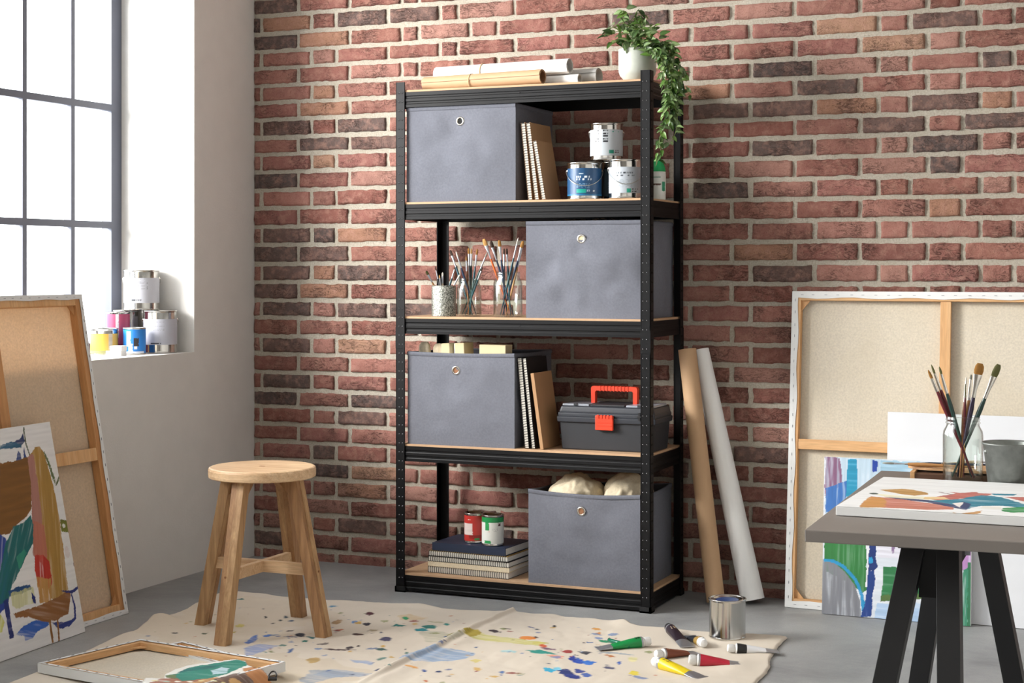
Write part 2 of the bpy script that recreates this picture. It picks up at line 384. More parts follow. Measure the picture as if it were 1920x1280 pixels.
b.box((XL-.4, WY+.012, 0), (XR+.2, WY+.22, ZC), 0)
mo = b.build('brick_mortar', [mt.m], parent=wb)
# floor
ft = Nt('concrete_floor'); v = ft.coord(world=True)
n1 = ft.noise(v, 2.2, 6, .62, .6); n2 = ft.noise(ft.coord((3, 14, 3), world=True), 5, 6, .65, .5); n3 = ft.noise(v, 190, 4, .6)
c = ft.ramp(n1, [(.3, lin('#777878')), (.5, lin('#8f9090')), (.72, lin('#a8a9a8'))])
c = ft.mix(ft.ramp(n2, [(.42, (0,)*3), (.7, (.45,)*3)]), c, lin('#adaeac')); c = ft.mix(ft.ramp(n3, [(.3, (.35,)*3), (.55, (0,)*3)]), c, lin('#77787a'))
ft.l(c, ft.b.inputs['Base Color']); ft.l(ft.ramp(n2, [(.3, (.42,)*3), (.7, (.65,)*3)]), ft.b.inputs['Roughness']); ft.bump(n3, .15, .001)
b = MB(); b.box((XL-.4, YB, -.1), (XR, WY+.02, 0)); struct(b.build('floor', [ft.m]))
b = MB(); b.box((XL-.4, YB, ZC), (XR, WY+.02, ZC+.1)); struct(b.build('ceiling', 'wallwhite'))
b = MB(); b.box((XR, YB, 0), (XR+.1, WY+.02, ZC)); struct(b.build('wall_right', 'wallwhite'))
b = MB(); b.box((XL-.4, YB-.1, 0), (XR, YB, ZC)); struct(b.build('wall_front', 'walldim'))
# left wall with two deep window openings, the unseen second one added for light
XO = XL-.42; WT = 2.72; WIN = [(-2.19, .006), (-5.35, -2.65)]; SILL = .829
b = MB()
b.box((XO, YB, 0), (XL, WY+.02, SILL)); b.box((XO, YB, WT), (XL, WY+.02, ZC))
b.box((XO, .006, SILL), (XL, WY+.02, WT)); b.box((XO, -2.65, SILL), (XL, -2.19, WT)); b.box((XO, YB, SILL), (XL, -5.35, WT))
struct(b.build('wall_left', 'wallwhite'))
XW = -1.183
for wi, (y0, y1) in enumerate(WIN):
    b = MB(); f = .033
    b.box((XW-.045, y1-.062 if wi == 0 else y1-f, SILL), (XW+.0, y1, WT)); b.box((XW-.045, y0, SILL), (XW, y0+f, WT))
    b.box((XW-.045, y0+f, SILL), (XW, y1-f, SILL+.035)); b.box((XW-.045, y0+f, WT-.035), (XW, y1-f, WT))
    w = struct(b.build('window_%d' % (wi+1), 'steelframe'))
    ym = [y1-.289-.265*i for i in range(20)]; ym = [y for y in ym if y > y0+.1]
    zm = [1.307, 1.752, 2.197]
    for y in ym:
        MB().box((XW-.02, y-.011, SILL+.03), (XW, y+.011, WT-.03)).box((XW-.038, y-.004, SILL+.03), (XW-.02, y+.004, WT-.03)).build('glazing_bar', 'steelframe', w)
    for z in zm:
        MB().box((XW-.018, y0+f, z-.0125), (XW+.001, y1-.03, z+.0125)).build('glazing_bar', 'steelframe', w)
    MB().box((XW-.032, y0+.01, SILL+.01), (XW-.029, y1-.01, WT-.01)).build('pane', 'pane', w)

# ------------------------------------------------------------------ shelving unit
W_, D_, H_ = .946, .363, 1.8
LV = [1.7648, 1.3691, .966, .5162, .0607]                  # top of each front beam
BT = [z+.007 for z in LV]                                  # top of each board
sh = thing('shelving_unit', 'tall black metal boltless shelving unit with five chipboard shelves against the brick wall', 'shelving unit', (0, 0, 0))
fl = .034; th = .002
for (sx, x) in ((1, 0), (-1, W_)):
    for (sy, y) in ((1, 0), (-1, D_)):
        b = MB()
        xa, xb = sorted((x, x+sx*fl)); ya, yb = sorted((y, y+sy*th)); b.box((xa, ya, 0.004), (xb, yb, H_))
        xa, xb = sorted((x, x+sx*th)); ya, yb = sorted((y, y+sy*fl)); b.box((xa, ya, 0.004), (xb, yb, H_))
        # rolled lips, splice plate half way up
        xa, xb = sorted((x+sx*fl, x+sx*(fl-.003))); ya, yb = sorted((y-sy*.001, y+sy*.004)); b.box((xa, ya, 0.004), (xb, yb, H_))
        xa, xb = sorted((x-sx*.001, x+sx*(fl+.0005))); ya, yb = sorted((y-sy*.0015, y+sy*.001)); b.box((xa, ya, .86), (xb, yb, .935))
        z = .05
        while z < H_-.01:
            for o in (.011, .024):
                c = Matrix.Translation((x+sx*o, y-sy*.0003, z)) @ R(PI/2, 'X')
                b.cyl(.0036, -.0002, .0004, 8, 1, c)
                b.lathe([(0, .0018), (.0015, .0013), (.0021, 0)], 6, 2, Matrix.Translation((x+sx*(o+.0022), y-sy*.0003, z+.001)) @ R(PI/2 if sy > 0 else -PI/2, 'X'))  # light metal bump added as the hole's glint
                c = Matrix.Translation((x-sx*.0003, y+sy*o, z)) @ R(PI/2, 'Y'); b.cyl(.0034, -.0004, .0004, 8, 1, c)
            z += .0317
        p = b.build('post', ['black', 'holeshade', 'glint'], sh)
        b = MB(); xa, xb = sorted((x-sx*.003, x+sx*(fl+.003))); ya, yb = sorted((y-sy*.003, y+sy*(fl+.003)))
        b.box((xa, ya, 0), (xb, yb, .006)); ya2, yb2 = sorted((y-sy*.003, y+sy*.004)); b.box((xa, ya2, 0), (xb, yb2, .02))
        xa2, xb2 = sorted((x-sx*.003, x+sx*.004)); b.box((xa2, ya, 0), (xb2, yb, .02)); b.build('foot', 'blackplastic', p)
bh = .054
def beam_profile(L, h=bh):                                # along X, front face at y=0, ribbed
    b = MB(); pts = []
    for i, zz in enumerate([0, .008, .011, .021, .024, .034, .037, .046, .049, h]):
        pts.append((zz, .0012 if i in (3, 4, 7, 8) else (-.0002)))
    zs = [(-h, .006), (-h, 0), (-.044, 0), (-.041, .0014), (-.036, .0014), (-.033, 0), (-.024, 0), (-.021, .0014), (-.016, .0014), (-.013, 0), (0, 0), (0, .012)]
    prof = zs+[(-.002, .012), (-.002, .003), (-h+.002, .003), (-h+.002, .006)]
    n = len(prof); vs = [(0, y, z) for z, y in prof]+[(L, y, z) for z, y in prof]
    fs = [(i, (i+1) % n, (i+1) % n+n, i+n) for i in range(n)]+[tuple(range(n)), tuple(range(n, 2*n))]
    b.add(vs, fs, 0); return b
for k, z in enumerate(LV):
    for (y, s) in ((.0035, 1), (D_-.0035, -1)):
        b = beam_profile(W_-.012)
        if s > 0:
            for dz in (-.012, -.02): b.cyl(.0022, -.001, .0006, 8, 1, T(W_/2-.006, 0, dz-.008) @ R(PI/2, 'X'))
        o = b.build('shelf_beam', ['black', 'holeshade'], sh, (.006 if s > 0 else W_-.006, y, z), (0, 0, 0 if s > 0 else PI))
    for (x, a) in ((.0035, -PI/2), (W_-.0035, PI/2)):
        o = beam_profile(D_-.012).build('side_beam', 'black', sh, (x, .006 if a > 0 else D_-.006, z), (0, 0, a))
    b = MB(); b.box((.008, .005, z-.003), (W_-.008, D_-.005, z+.007)); b.build('shelf_board', 'mdf', sh)

# ------------------------------------------------------------------ fabric bins
def fabric_bin(label, x0, x1, z0, h, group, gx, gz, sag=0., hole='bindark', seed=0, y0=.01, d=.338, wr=1.):
    w = x1-x0; t = thing('storage_bin', label, 'storage bin', ((x0+x1)/2, y0, z0), 0, group)
    hw = w/2; b = MB()
    def wrk(a, c, s): return wr*float(fbm(np.array(a*2.2+s+c*1.5), np.array(c*2.0+s-a), 3))
    def face(P0, U, V, N, s, top):
        def fn(u, v):
            e = 16*u*(1-u)*v*(1-v); p = Vector(P0)+Vector(U)*u+Vector(V)*v
            p += Vector(N)*(wrk(u, v, s)*.012*min(1, e*1.4)+.006*e)
            if top: p.z -= sag*4*u*(1-u)*v*v
            return tuple(p)
        b.grid(30, 24, fn, 0)
    face((-hw, 0, 0), (w, 0, 0), (0, 0, h), (0, -1, 0), seed, 1)
    face((hw, 0, 0), (0, d, 0), (0, 0, h), (1, 0, 0), seed+5, 1)
    face((hw, d, 0), (-w, 0, 0), (0, 0, h), (0, 1, 0), seed+9, 1)
    face((-hw, d, 0), (0, -d, 0), (0, 0, h), (-1, 0, 0), seed+12, 1)
    b.box((-hw+.004, .006, .001), (hw-.004, d-.006, .006), 0)
    g = .009                                              # inner lining
    for (P0, U, n) in (((-hw+g, g, 0), (w-2*g, 0, 0), 1), ((hw-g, g, 0), (0, d-2*g, 0), 2), ((hw-g, d-g, 0), (-w+2*g, 0, 0), 3), ((-hw+g, d-g, 0), (0, -d+2*g, 0), 4)):
        b.grid(12, 6, lambda u, v: (P0[0]+U[0]*u, P0[1]+U[1]*u, .004+(h-.006)*v-sag*4*u*(1-u)*v*v), 1)
    b.build('bin_body', ['binfab', 'bindark'], t)
    b = MB()                                              # folded hem round the rim
    for (P0, U, N) in (((-hw, 0), (w, 0), (0, -1)), ((hw, 0), (0, d), (1, 0)), ((hw, d), (-w, 0), (0, 1)), ((-hw, d), (0, -d), (-1, 0))):
        def fn(u, v):
            prof = [(.0016, -.013), (.0026, -.012), (.0026, -.003), (.001, .001), (-.005, .001), (-.006, -.002)][int(round(v*5))]
            return (P0[0]+U[0]*u+N[0]*prof[0], P0[1]+U[1]*u+N[1]*prof[0], h+prof[1]-sag*4*u*(1-u))
        b.grid(24, 5, fn, 0)
    b.build('hem', 'binhem', t)
    px, pz = gx-(x0+x1)/2, gz-z0; u = (px+hw)/w; v = pz/h; e = 16*u*(1-u)*v*(1-v)
    off = -(wrk(u, v, seed)*.012*min(1, e*1.4)+.006*e)
    M = T(px, off-.001, pz) @ R(PI/2, 'X')
    b = MB(); b.lathe([(.0095, -.001), (.0095, .0012), (.011, .0026), (.0135, .0026), (.0158, .0012), (.0162, -.0015)], 32, 0, M)
    g_ = b.build('grommet', 'steel2', t)
    MB().cyl(.0097, -.0015, -.0003, 24, 0, M).build('grommet_hole_disc', hole, g_)
    return t
G = 'grey fabric bins on the shelving unit'
fabric_bin('grey fabric storage bin in the top compartment, left of the kraft spiral notebooks', .036, .455, BT[1], .334, G, .245, 1.656, 0, 'holeshade', 1, y0=.013, wr=1.3)
fabric_bin('grey fabric storage bin on the middle shelf, clear plastic film showing over its rim', .493, .91, BT[2], .330, G, .698, 1.242, 0, 'board', 4, y0=.016, wr=2.2)
fabric_bin('grey fabric storage bin holding cream rolls and wood blocks, on the shelf with the toolbox', .040, .451, BT[3], .326, G, .23, .787, .004, 'kraftdark', 9, y0=.013, wr=1.2)
fabric_bin('grey fabric storage bin stuffed with cream cloth bundles, on the bottom shelf', .503, .906, BT[4], .320, G, .698, .323, .010, 'kraftdark', 15, y0=.013, wr=1.7)
# ------------------------------------------------------------------ props: makers
def lathe_label(r, z0, z1, bg, draw, seg=120, nz=44, face=-1.2):
    th = np.linspace(-PI, PI, seg+1); zz = np.linspace(z0, z1, nz+1); TH, Z = np.meshgrid(th, zz)
    ra = Raster(TH*r, Z, bg); draw(ra)
    b = MB(); b.grid(seg, nz, lambda u, v: (r*math.cos(face-PI+2*PI*u), r*math.sin(face-PI+2*PI*u), z0+(z1-z0)*v), 0)
    return b, ra.c.reshape(-1, 3)
def textlines(ra, x0, x1, z, h, col, n=1, gap=1.6, rn=None, solid=.75):
    rn = rn or random
    for k in range(n):
        x = x0
        while x < x1:
            w = h*rn.uniform(.5, .9)
            if rn.random() < solid+.1: ra.poly([(x, z), (min(x+w, x1), z), (min(x+w, x1), z+h), (x, z+h)], col, wob=0, var=0)
            x += w+h*.35+(h*.6 if rn.random() < .15 else 0)
        z -= h*gap
def paint_can(label, loc, r, h, lab=None, handle=None, lid=True, group=None, facing=-1.2, name='paint_can', cat='paint can', lidmat='steel', lr=(.12, .86), blue=False, wf=None):
    t = thing(name, label, cat, loc, 0, group)
    rim = min(.004, r*.08)
    b = MB(); b.lathe([(0, .002), (r*.94, .002), (r*.97, 0), (r, .001), (r+.0012, .003), (r, .006), (r-.0005, .008), (r-.0005, h-.008), (r, h-.006), (r+.0018, h-.004), (r+.0022, h-.0015), (r+.001, h), (r-.0015, h), (r-.003, h-.002)], 56, 0)
    b.build('can_body', 'steel', t)
    b = MB(); b.lathe([(r-.003, h-.002), (r-.0045, h-.0045), (r*.86, h-.0045), (r*.84, h-.0018), (r*.80, h-.0018), (r*.78, h-.005), (0, h-.005)], 48, 0)
    l = b.build('lid', lidmat, t)
    if blue: MB().cyl(r*.62, h-.0051, h-.0046, 32, 0).build('dried_paint', K['navypaint'], l)
    if lab:
        b, c = lathe_label(r+.0003, h*lr[0], h*lr[1], lab[0], lab[1], face=facing); b.build('label', 'label', t, cols=c)
    if handle is not None:
        for s in (1, -1):
            a = handle; p = Vector((math.cos(a)*(r), math.sin(a)*r, h*.78))*1
            p = Vector((math.cos(a)*r*s, math.sin(a)*r*s, h*.78)); M = Matrix.Translation(p) @ Vector((p.x, p.y, 0)).to_track_quat('Z', 'Y').to_matrix().to_4x4()
            MB().lathe([(.0065, -.001), (.006, .0015), (.0035, .0022), (.003, .004), (0, .0045)], 20, 0, M).build('ear', 'steel2', t)
        ax = Vector((math.cos(handle), math.sin(handle), 0)); nx = Vector((math.sin(handle), -math.cos(handle), 0))*(-1 if wf else 1)
        pts = [ax*(r+.004)*math.cos(q)+nx*((r+.008)*math.sin(q)*1.02)+Vector((0, 0, h*.78-h*.42*math.sin(q)**1.0)) for q in [PI*i/28 for i in range(29)]]
        MB().tube(pts, .0012, 8).build('wire_handle', 'wiresilver', t)
    return t
K['navypaint'] = mat('navy_paint', '#1c3f78', .25)
def L_bluelabel(ra):
    r = random.Random(5); textlines(ra, -.03, .022, .073, .0055, '#e8f0f5', 2, 1.5, r); textlines(ra, -.028, .016, .052, .002, '#7da2c0', 5, 2.3, r)
    ra.poly([(-.03, .022), (.005, .022), (.005, .034), (-.03, .034)], '#1f9c8c', wob=0); textlines(ra, .008, .04, .026, .0045, '#dfe8ee', 1, 1, r); ra.poly([(-.3, .0), (.3, .0), (.3, .018), (-.3, .018)], '#2a7fae', wob=0, a=.6)
    textlines(ra, -.024, -.006, .086, .002, '#cfe0ec', 1, 1, r)
def L_white(seed, dots=False, green=True):
    def f(ra):
        r = random.Random(seed); textlines(ra, -.034, .03, .083, .0055, '#3b4148', 2, 1.6, r); textlines(ra, -.034, .02, .062, .0016, '#9aa3ad', 7, 2.6, r)
        if green: ra.poly([(.0, .02), (.016, .02), (.016, .034), (.0, .034)], '#12967a', wob=0); textlines(ra, .019, .042, .029, .004, '#4a4548', 2, 1.8, r)
    return f
def L_side(ra):
    r = random.Random(8)
    for x in (-.046, -.012):
        for q in range(5): textlines(ra, x, x+.017, .096-q*.009, .0062, '#23252a', 1, 1, r, .9)
    textlines(ra, .012, .045, .094, .004, '#3f9f88', 1, 1, r); ra.poly([(.008, .022), (.024, .022), (.024, .034), (.008, .034)], '#128a70', wob=0); textlines(ra, .027, .045, .03, .004, '#5a4044', 2, 1.6, r)
def L_grey(seed):
    def f(ra):
        r = random.Random(seed); textlines(ra, -.03, .03, .12, .0012, '#9a9ba2', 9, 4.2, r, .95); textlines(ra, -.022, .022, .034, .006, '#3a3c40', 1, 1, r, .9)
        for z in (.1, .085, .078): ra.poly([(.036, z), (.039, z), (.039, z+.003), (.036, z+.003)], '#333333', wob=0)
    return f
def L_plain(*rects, txt=None):
    def f(ra):
        for x0, z0, x1, z1, c in rects: ra.poly([(x0, z0), (x1, z0), (x1, z1), (x0, z1)], c, wob=.0012, ws=200)
        if txt:
            r = random.Random(2)
            for a in txt: textlines(ra, *a, rn=r)
    return f
def notebook(label, loc, t, d, h, cover, lean=0., rz=0., spiral=True, flat=False, group=None, wirem='wire', name='spiral_notebook', cat='notebook', back=None, order=None):
    M = Matrix.Translation(loc) @ R(rz, 'Z') @ R(-lean, 'Y') @ (R(-PI/2, 'Y') if flat else Matrix.Identity(4))
    o = thing(name, label, cat, M=M, group=group); c = .0013 if spiral else .0025; rn = random.Random(h)
    s0 = .006 if spiral else .0
    MB().box((0, s0, 0), (c, d, h)).build('back_cover', back or cover, o)
    MB().box((t-c, s0, 0), (t, d, h)).build('front_cover', cover, o)
    MB().box((c, s0+.001 if spiral else .002, .002), (t-c, d-.002, h-.002)).build('page_block', 'pages', o)
    if spiral:
        b = MB(); n = int(h/.0085)
        for i in range(n):
            z = .006+(h-.012)*i/(n-1)
            b.tube([(t/2+math.cos(q)*(t/2+.0012), s0-.001+math.sin(q)*.0065, z+.0016*q/6.28) for q in [PI*2*k/9 for k in range(10)]], .0011, 5, 0, caps=False)
        b.build('wire_binding', wirem, o)
    else: MB().box((0, -.0015, 0), (t, .001, h)).build('spine', cover, o)
    return o
def paintbrush(label, p0, p1, hc, bc, w=.006, flat=1., group=None, fer=.17, br=.09, hr=.0035, ferr='alu', rot=0.):
    p0 = Vector(p0); p1 = Vector(p1); d = p1-p0; L = d.length
    ez = d.normalized(); ex = ez.cross(Vector((-.25, .97, 0))); ex = (ex if ex.length > .05 else ez.cross(Vector((0, 0, 1)))).normalized()
    if abs(ez.z) < .3: ex = ez.cross(Vector((0, 0, 1))).normalized()
    o = thing('paintbrush', label, 'paintbrush', M=frame(p0, ex, ez.cross(ex), ez) @ R(rot, 'Z'), group=group)
    zb, zf = L*(1-br), L*(1-br-fer)
    MB().lathe([(0, 0), (hr*.45, .002), (hr*.6, L*.2), (hr*1.05, zf*.72), (hr*1.15, zf*.86), (hr*.8, zf)], 10).build('handle', hc, o)
    S = Matrix.Diagonal((1, flat, 1, 1))
    MB().lathe([(hr*.8, zf-.001), (hr*.85, zf+(zb-zf)*.4), (w*.5, zb), (w*.46, zb+.001)], 12, 0, S).build('ferrule', ferr, o)
    MB().lathe([(w*.46, zb), (w*.55, zb+(L-zb)*.35), (w*.5 if flat < .7 else w*.4, zb+(L-zb)*.75), (w*.3 if flat < .7 else .0004, L), (0, L)], 12, 0, S).build('bristles', bc, o)
    return o
def jar(label, loc, r, h, group=None):
    o = thing('glass_jar', label, 'glass jar', loc, 0, group)
    pr = [(0, .004), (r*.8, .004), (r*.95, .0), (r, .008), (r, h*.72), (r*.97, h*.78), (r*.82, h*.86), (r*.82, h*.89), (r*.88, h*.905), (r*.82, h*.92), (r*.82, h*.935), (r*.87, h*.95), (r*.82, h*.965), (r*.84, h*.99), (r*.80, h), (r*.77, h*.985), (r*.77, h*.88), (r*.93, h*.77), (r*.96, h*.7), (r*.96, .012), (r*.8, .008), (0, .008)]
    MB().lathe(pr, 48, 0).build('jar_glass', 'glass', o)
    return o
for n, h in dict(teal='#1e4a55', dblue='#22334c', dgreen='#1c3a34', orange='#d2622a', tan='#b98652', maroon='#5c1a22', dkgrey='#2b2b2e', brownh='#8f5a38', cream='#d6c0a0', purple='#2b1f38').items(): K['h_'+n] = mat('handle_'+n, h, .3, 0, 0)
for n, h in dict(tan='#b98a4e', dark='#3c2a20', olive='#5b5a30', ochre='#96682a', white='#d8d4c8', grey='#8a8a80').items(): K['b_'+n] = mat('bristle_'+n, h, .8, 0, .6, 600, .25, 200, stretch=(1, 1, .1))

# ------------------------------------------------------------------ second shelf from the top
notebook('tall kraft-covered spiral notebook leaning directly against the top grey bin', (.497, .02, BT[1]), .015, .19, .268, 'kraftcover', math.radians(6.0))
notebook('tall kraft spiral notebook in the middle of the three beside the top grey bin', (.5215, .02, BT[1]), .015, .19, .268, 'kraftcover', math.radians(7.2))
notebook('short kraft spiral notebook, outermost of the three and nearest the blue paint can', (.5485, .018, BT[1]), .014, .15, .206, 'kraftcover', math.radians(9.6))
Z1 = BT[1]
paint_can('metal paint can with dark blue label and wire handle, lower left of the can pyramid', (.685, .075, Z1), .0585, .126, ('#1f4a72', L_bluelabel), .37, lr=(.1, .84))
paint_can('metal paint can with white label beside the shelf post, lower right of the can pyramid', (.838, .062, Z1), .0565, .132, ('#b7bec6', L_white(3)), .37, lr=(.14, .80))
paint_can('shadowed metal paint can at the back between the blue and white cans', (.765, .175, Z1), .054, .132, ('#46555c', L_white(6)), None, lr=(.1, .8))
paint_can('metal paint can with black block lettering, topmost of the pyramid on the second shelf', (.757, .095, Z1+.1325), .0555, .126, ('#bcc2c7', L_side), .37, wf=1, lr=(.12, .82))
t = thing('spray_bottle', 'white bottle with a green cap behind the front post under the trailing plant', 'bottle', (.93-.02, .185, Z1))
b = MB(); b.lathe([(0, .0), (.026, .0), (.028, .004), (.028, .09), (.028, .096), (.024, .1)], 32); b.build('bottle_body', 'bottle', t)
b, c = lathe_label(.0283, .02, .09, '#d9dcd6', L_plain((-.03, .05, .012, .056, '#5b4238'), (.014, .03, .03, .062, '#2f8f6c'), (-.02, .075, .01, .08, '#8aa094'))); b.build('label', 'label', t, cols=c)
MB().lathe([(.0275, .096), (.0275, .1), (.026, .112), (.018, .132), (.008, .146), (0, .148)], 32).build('cap', 'green', t)

# ------------------------------------------------------------------ middle shelf: brush holders
Z2 = BT[2]; GB = 'paintbrushes standing in the jars on the middle shelf'
gt = Nt('glitter'); v = gt.coord(); vo = gt.n('ShaderNodeTexVoronoi', Scale=420.); gt.l(v, vo.inputs['Vector'])
gt.l(gt.ramp(vo.outputs['Color'], [(.2, lin('#4f524c')), (.55, lin('#9a9c92')), (.9, lin('#e6e6de'))]), gt.b.inputs['Base Color']); gt.b.inputs['Metallic'].default_value = .6; gt.b.inputs['Roughness'].default_value = .4; gt.bump(vo.outputs['Distance'], .8, .001); K['glitter'] = gt.m
t = thing('brush_cup', 'silver glittery cup of pencils and short brushes on the middle shelf', 'cup', (.147, .085, Z2))
r = .0435; MB().lathe([(0, 0), (r, 0), (r, .002), (r, .108), (r-.0015, .1095), (r-.003, .108), (r-.003, .004), (0, .004)], 48).build('cup_body', 'glitter', t)
JX = [(.246, .085, .044, .136), (.395, .085, .0515, .158)]
jar('smaller glass jar full of teal brushes between the glittery cup and larger jar', (JX[0][0], JX[0][1], Z2), JX[0][2], JX[0][3])
jar('larger glass jar full of blue-handled brushes beside the middle shelf bin', (JX[1][0], JX[1][1], Z2), JX[1][2], JX[1][3])
def brushes(specs, Yc, z0, group, lab):
    for i, (tx, ty, bx, by, hc, bc, w, fl, dy, txt) in enumerate(specs):
        p1 = onY(tx, ty, Yc+dy); p0 = onY(bx, by, Yc-dy*.6); p0.z = z0+.005
        paintbrush(txt or lab, p0, p1, 'h_'+hc, 'b_'+bc, w, fl, group if not txt else None)
L1 = 'thin teal-handled paintbrush standing in the smaller glass jar on the middle shelf'
brushes([(844, 469, 886, 590, 'teal', 'dark', .009, .5, .012, 'brush with brown bristles tilting furthest left in the smaller shelf jar'), (855, 471, 893, 589, 'dblue', 'white', .006, 1, -.012, 'pale-tipped blue brush second from left in the smaller shelf jar'), (874, 479, 879, 590, 'brownh', 'tan', .005, 1, .015, None),
 (878.5, 465, 884, 590, 'dkgrey', 'ochre', .007, .5, -.008, None), (884, 465, 882, 589, 'dgreen', 'tan', .006, 1, .006, None), (895, 467, 880, 589, 'teal', 'ochre', .007, .5, .014, 'teal brush with a square orange tip in the smaller shelf jar'), (914, 472, 866, 589, 'dgreen', 'grey', .005, 1, -.01, 'dark green brush tilting furthest right in the smaller shelf jar'), (905, 500, 872, 588, 'teal', 'dark', .005, 1, -.015, None)],
 JX[0][1], Z2, GB, L1)
L2 = 'dark blue-handled paintbrush standing in the larger glass jar on the middle shelf'
brushes([(907, 448, 958, 590, 'orange', 'tan', .014, .45, -.01, 'orange-handled brush with wide tan bristles, leftmost in the larger shelf jar'), (920, 452, 963, 589, 'dblue', 'dark', .012, .5, .015, 'brush with dark round bristles second from left in the larger shelf jar'), (936, 450, 951, 590, 'dblue', 'ochre', .011, .5, -.015, 'brush with fluffy ochre tip near the middle of the larger shelf jar'),
 (945, 466, 945, 589, 'dblue', 'dark', .007, .5, .01, None), (950, 466, 957, 589, 'teal', 'dark', .007, .5, .02, None), (972, 445, 938, 589, 'teal', 'white', .005, 1, .005, 'tallest thin brush with a white point in the larger shelf jar'), (981, 452, 942, 588, 'dblue', 'ochre', .011, .5, -.018, 'brush with ochre bristles tilting furthest right in the larger shelf jar'), (978, 468, 949, 589, 'tan', 'white', .006, 1, -.005, 'bare wooden-handled brush crossing low in the larger shelf jar')],
 JX[1][1], Z2, GB, L2)
brushes([(799, 508, 843, 588, 'tan', 'olive', .009, .5, -.005, 'short brush with grey-green bristles leaning far left out of the glitter cup'), (816, 499, 836, 588, 'dkgrey', 'dark', .004, 1, .01, 'thin black brush standing in the glitter cup'), (824, 515, 832, 588, 'cream', 'tan', .005, 1, -.01, 'pale pink stick in the glitter cup beside a black brush'),
 (830, 510, 830, 588, 'cream', 'white', .007, 1, .003, 'thick pale wooden stick in the middle of the glitter cup'), (855, 497, 826, 588, 'teal', 'dark', .005, 1, .016, 'dark thin brush leaning right out of the glitter cup'), (862, 515, 822, 586, 'brownh', 'white', .006, .6, -.012, 'brown-handled brush leaning far right out of the glitter cup')], .085, Z2, GB, '')

# ------------------------------------------------------------------ shelf with the toolbox
Z3 = BT[3]
notebook('tall black-covered spiral notebook next to the bin on the toolbox shelf', (.484, .02, Z3), .016, .19, .312, 'blackcover', math.radians(5.2))
notebook('second tall black spiral notebook, between the first one and the tan book', (.510, .02, Z3), .013, .19, .312, 'blackcover', math.radians(6.4))
notebook('slim tan hardcover book leaning beside the black toolbox', (.5445, .02, Z3), .012, .16, .262, 'kraftcover', math.radians(8.0), spiral=False, name='book', cat='book')
t = thing('toolbox', 'dark grey plastic toolbox with an orange-red handle and latch', 'toolbox', (.768, .15, Z3))
def taper(b, x0, x1, y0, y1, z0, z1, k, mi=0, bev=.006):
    bm = bmesh.new(); bmesh.ops.create_cube(bm, size=1)
    for v in bm.verts:
        s = 1 if v.co.z > 0 else k
        v.co = Vector(((x0+x1)/2+v.co.x*(x1-x0)*s, (y0+y1)/2+v.co.y*(y1-y0)*s, (z0+z1)/2+v.co.z*(z1-z0)))
    bmesh.ops.bevel(bm, geom=bm.edges[:], offset=bev, segments=3, profile=.6, affect='EDGES'); bm.verts.index_update()
    b.add([v.co[:] for v in bm.verts], [[v.index for v in f.verts] for f in bm.faces], mi); bm.free(); return b
b = MB(); taper(b, -.170, .170, -.088, .088, 0, .098, .955); b.build('box_body', 'toolbox', t)
b = MB(); taper(b, -.178, .178, -.096, .096, .094, .114, .99, 0, .005); taper(b, -.174, .174, -.093, .093, .112, .128, 1.0, 0, .005)
taper(b, -.166, .166, -.085, .085, .125, .150, 1.05, 0, .008); l = b.build('lid', 'toollid', t)
MB().box((-.062, -.078, .150), (.062, .078, .156), 0, None, .002).build('lid_recess', 'toolbox', l)
for s in (-1, 1):
    b = MB(); taper(b, s*.115-.048, s*.115+.048, -.076, .070, .149, .1565, 1.02, 0, .003); b.build('clear_tray_lid', 'clear', l)
    MB().box((s*.115-.006, -.081, .151), (s*.115+.006, -.074, .158)).build('tray_catch', 'toolbox', l)
b = MB(); b.box((.118, -.099, .108), (.124, -.094, .135)).box((.134, -.099, .108), (.140, -.094, .135)).box((.114, -.1, .118), (.144, -.095, .124)); b.build('hinge_clip', 'blackplastic', t)
b = MB(); hw = .083; hs = [(-hw, .150), (-hw-.001, .206), (-hw+.002, .212), (-hw+.006, .214), (hw-.006, .214), (hw-.002, .212), (hw+.001, .206), (hw, .150), (hw-.014, .150), (hw-.014, .194), (hw-.018, .199), (-hw+.018, .199), (-hw+.014, .194), (-hw+.014, .150)]
b.prism(hs, -.011, .011)
for i in range(9): b.box((-.05+i*.0125-.0015, -.0125, .197), (-.05+i*.0125+.0015, .0125, .2155))
b.build('carry_handle', 'red', t)
b = MB(); b.box((-.034, -.106, .072), (.030, -.094, .122), 0, None, .003)
for i in range(5): b.box((-.026+i*.012, -.108, .112), (-.020+i*.012, -.104, .124))
for zz in (.087, .097): b.box((-.028, -.1075, zz), (.024, -.105, zz+.0022))
b.build('latch', 'red', t)
# contents of the bin on this shelf
G3 = None
def rolltop(label, x, y, z0, z1, r, lean=(0, 0), m='cream', sq=.8):
    o = thing('canvas_roll', label, 'canvas roll', M=Matrix.Translation((x, y, z0)) @ R(lean[0], 'Y') @ R(lean[1], 'X'))
    h = z1-z0; b = MB(); pr = [(0, 0), (r*.9, 0), (r, .01), (r, h*.9), (r*.93, h*.96), (r*.6, h*.995), (0, h)]
    def fn(u, v):
        i = v*(len(pr)-1); k = min(int(i), len(pr)-2); f = i-k; rr = pr[k][0]*(1-f)+pr[k+1][0]*f; z = pr[k][1]*(1-f)+pr[k+1][1]*f
        a = 2*PI*u; w = 1+.13*math.sin(3*a+z*9)+.05*math.sin(7*a)
        return (rr*w*math.cos(a), rr*w*sq*math.sin(a), z)
    b.grid(36, 18, fn); b.build('cloth_body', m, o); return o
bz = Z3+.008
rolltop('cream canvas roll furthest left in the bin beside the black notebooks', .098, .075, bz, bz+.352, .021, (-.06, 0))
